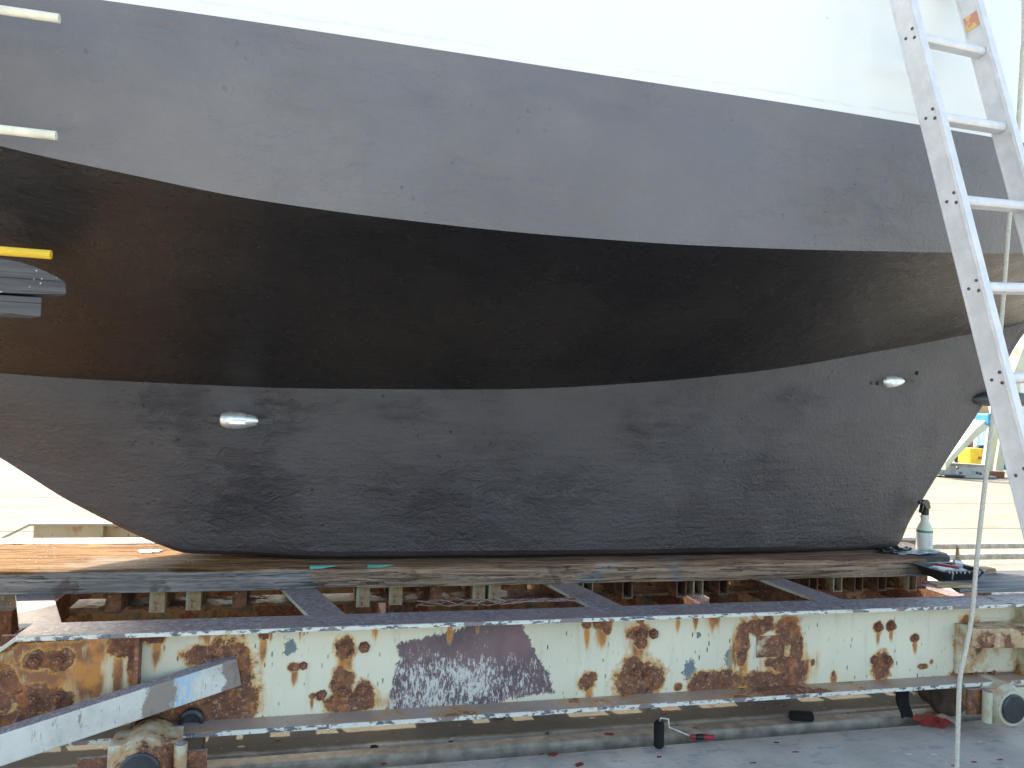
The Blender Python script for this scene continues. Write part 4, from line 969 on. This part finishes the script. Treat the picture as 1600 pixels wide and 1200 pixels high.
q = atY(1488, 745, 12.6); bm = B(); box(bm, q.x-.35, q.x+.18, 12.42, 12.85, .002, max(.05, a.z-hh-.01)); obj('support_block', bm, M['black'], gb, bevel=.02)
q = atY(1535, 745, 12.6); bm = B(); box(bm, q.x-.1, q.x+.1, 12.35, 12.6, .002, max(.05, b.z-hh-.01)); obj('support_block', bm, M['greywood'], gb, bevel=.02)
tr = thing('yard_trolley', 'low cream trolley with a dark tyre behind the steel channel', 'trolley', gz(ap(1512, 735, 15.4)))
a = ap(1490, 706, 15.2); b = ap(1545, 707, 15.2); bm = B(); box(bm, a.x, b.x, 15.2, 16.2, a.z-.12, a.z+.06); obj('platform', bm, M['bgcream'], tr, bevel=.03)
q = ap(1507, 716, 15.2)
for X in (q.x, b.x-.2):
    bm = B(); lathe(bm, [(.06, 0), (.24, 0), (.27, .04), (.27, .14), (.24, .18), (.06, .18)], (X, 15.12, .275), V((0, 1, 0)), 24); obj('tyre', bm, M['black'], tr, auto=30)
q = ap(1516, 727, 14.2); q2 = ap(1538, 701, 14.2); zb_ = q.z
bm = B(); box(bm, q.x, q2.x, 14.2, 14.55, zb_, q2.z); o = obj('crate', bm, M['yellow'], bevel=.02); tag(o, 'yellow plastic crate standing behind the steel channel', 'crate')
bm = B(); box(bm, q2.x-.16, q2.x-.02, 14.185, 14.199, zb_+.14, zb_+.2); obj('hand_slot', bm, M['brick'], o)
bm = B(); box(bm, q.x-.15, q2.x+.15, 14.1, 14.7, .002, zb_-.002); tag(obj('pallet', bm, M['greywood'], bevel=.015), 'weathered wooden pallet under the yellow crate', 'pallet')
for i, (x0, x1, y1, lb) in enumerate(((1505, 1522, 690, 'low red brick stack behind the trolley, left of the white posts'), (1540, 1556, 672, 'tall red brick stack behind the cream stand posts'))):
    a = ap(x0, y1, 18); b = ap(x1, y1, 18); nrow = max(4, int(a.z/.16))
    bm = B()
    for k in range(nrow):
        o_ = .05*(k % 2); box(bm, a.x+o_, b.x+o_, 18+o_*.5, 18.6+o_*.5, a.z*k/nrow, a.z*(k+1)/nrow-.012*(k < nrow-1))
        if k < nrow-1: box(bm, a.x+.07, b.x-.02, 18.05, 18.55, a.z*(k+1)/nrow-.012, a.z*(k+1)/nrow)
    tag(obj('brick_stack', bm, M['brick']), lb, 'brick stack')
for x, lb in ((1527, 'white fence post behind the crate, left one'), (1536, 'white fence post behind the crate, right one')):
    a = ap(x, 672, 17); bm = B(); box(bm, a.x-.06, a.x+.06, 16.94, 17.06, .002, a.z); box(bm, a.x-.09, a.x+.09, 16.91, 17.09, a.z, a.z+.05); tag(obj('fence_post', bm, M['bgwhite'], bevel=.01), lb, 'post', 'white posts behind the stern')
q = ap(1592, 660, 14.5); tarp = B(); n = 11; g = []
for i in range(n):
    row = []
    for j in range(n):
        u_ = i/(n-1); v_ = j/(n-1); ed = min(1, 5*min(u_, 1-u_, v_, 1-v_))
        row.append(tarp.verts.new((q.x+2.2*u_, 14.5+1.3*v_, .35+(1.02)*ed+.05*math.sin(u_*17+v_*5)*ed)))
    g.append(row)
for i in range(n-1):
    for j in range(n-1): tarp.faces.new((g[i][j], g[i+1][j], g[i+1][j+1], g[i][j+1]))
lo_ = [g[i][0] for i in range(n)]+[g[n-1][j] for j in range(1, n)]+[g[i][n-1] for i in range(n-2, -1, -1)]+[g[0][j] for j in range(n-2, 0, -1)]
dn_ = [tarp.verts.new((v.co.x, v.co.y, .01)) for v in lo_]
for k in range(len(lo_)): tarp.faces.new((lo_[k], lo_[(k+1)%len(lo_)], dn_[(k+1)%len(lo_)], dn_[k]))
tag(obj('tarp_cover', tarp, M['blue'], auto=60), 'bright blue tarpaulin over a load at the far right edge', 'tarpaulin')
fb = thing('far_yacht', 'white yacht with dark stripes standing in the yard at the far right edge', 'yacht', (30, 24, 0))
def farhull(cx, cy, L, W_, z0, z1, n=20):
    bm = B(); rows = []
    for i in range(n+1):
        t_ = i/n; w = W_*(math.sin(math.pi*min(1, .06+t_*.80))**.6); x = cx-L/2+L*t_
        rows.append([bm.verts.new((x, cy+w*math.sin(a), z1-(z1-z0)*math.cos(a)**.7 if abs(a) < 1.55 else z1)) for a in np.linspace(-math.pi/2, math.pi/2, 11)])
    for a, b in zip(rows, rows[1:]):
        for k in range(10): bm.faces.new((a[k], a[k+1], b[k+1], b[k]))
        bm.faces.new((a[10], a[0], b[0], b[10]))
    bm.faces.new(rows[0]); bm.faces.new(rows[-1][::-1]); return bm
obj('hull', farhull(30, 24, 9, 1.5, .9, 2.6), M['bgwhite'], fb, auto=40)
bm = B(); box(bm, 27.0, 33.2, 22.40, 22.44, 2.2, 2.3); obj('stripe', bm, m_plain("navy_stripe", (.03, .05, .12)), fb)
bm = B(); prism(bm, [(28.3, 23.3, 2.6), (29.1, 23.3, 3.3), (31.6, 23.3, 3.3), (32.6, 23.3, 2.6)], (0, 1.4, 0)); obj('cabin', bm, M['bgwhite'], fb, bevel=.05)
bm = B(); tube(bm, [(29.6, 24, 3.2), (29.6, 24, 13)], .08, 10); obj('mast', bm, M['alu'], fb)
for x in (27.9, 30, 32):
    for sg in (-1, 1):
        bm = B(); tube(bm, [(x, 24+sg*1.2, .003), (x, 24+sg*.8, 1.6)], .06, 8); obj('prop', bm, M['bggrey'], fb)
bm = B(); box(bm, 29, 31, 23.9, 24.1, .002, 1.0); obj('keel', bm, M['boss'], fb, bevel=.04)
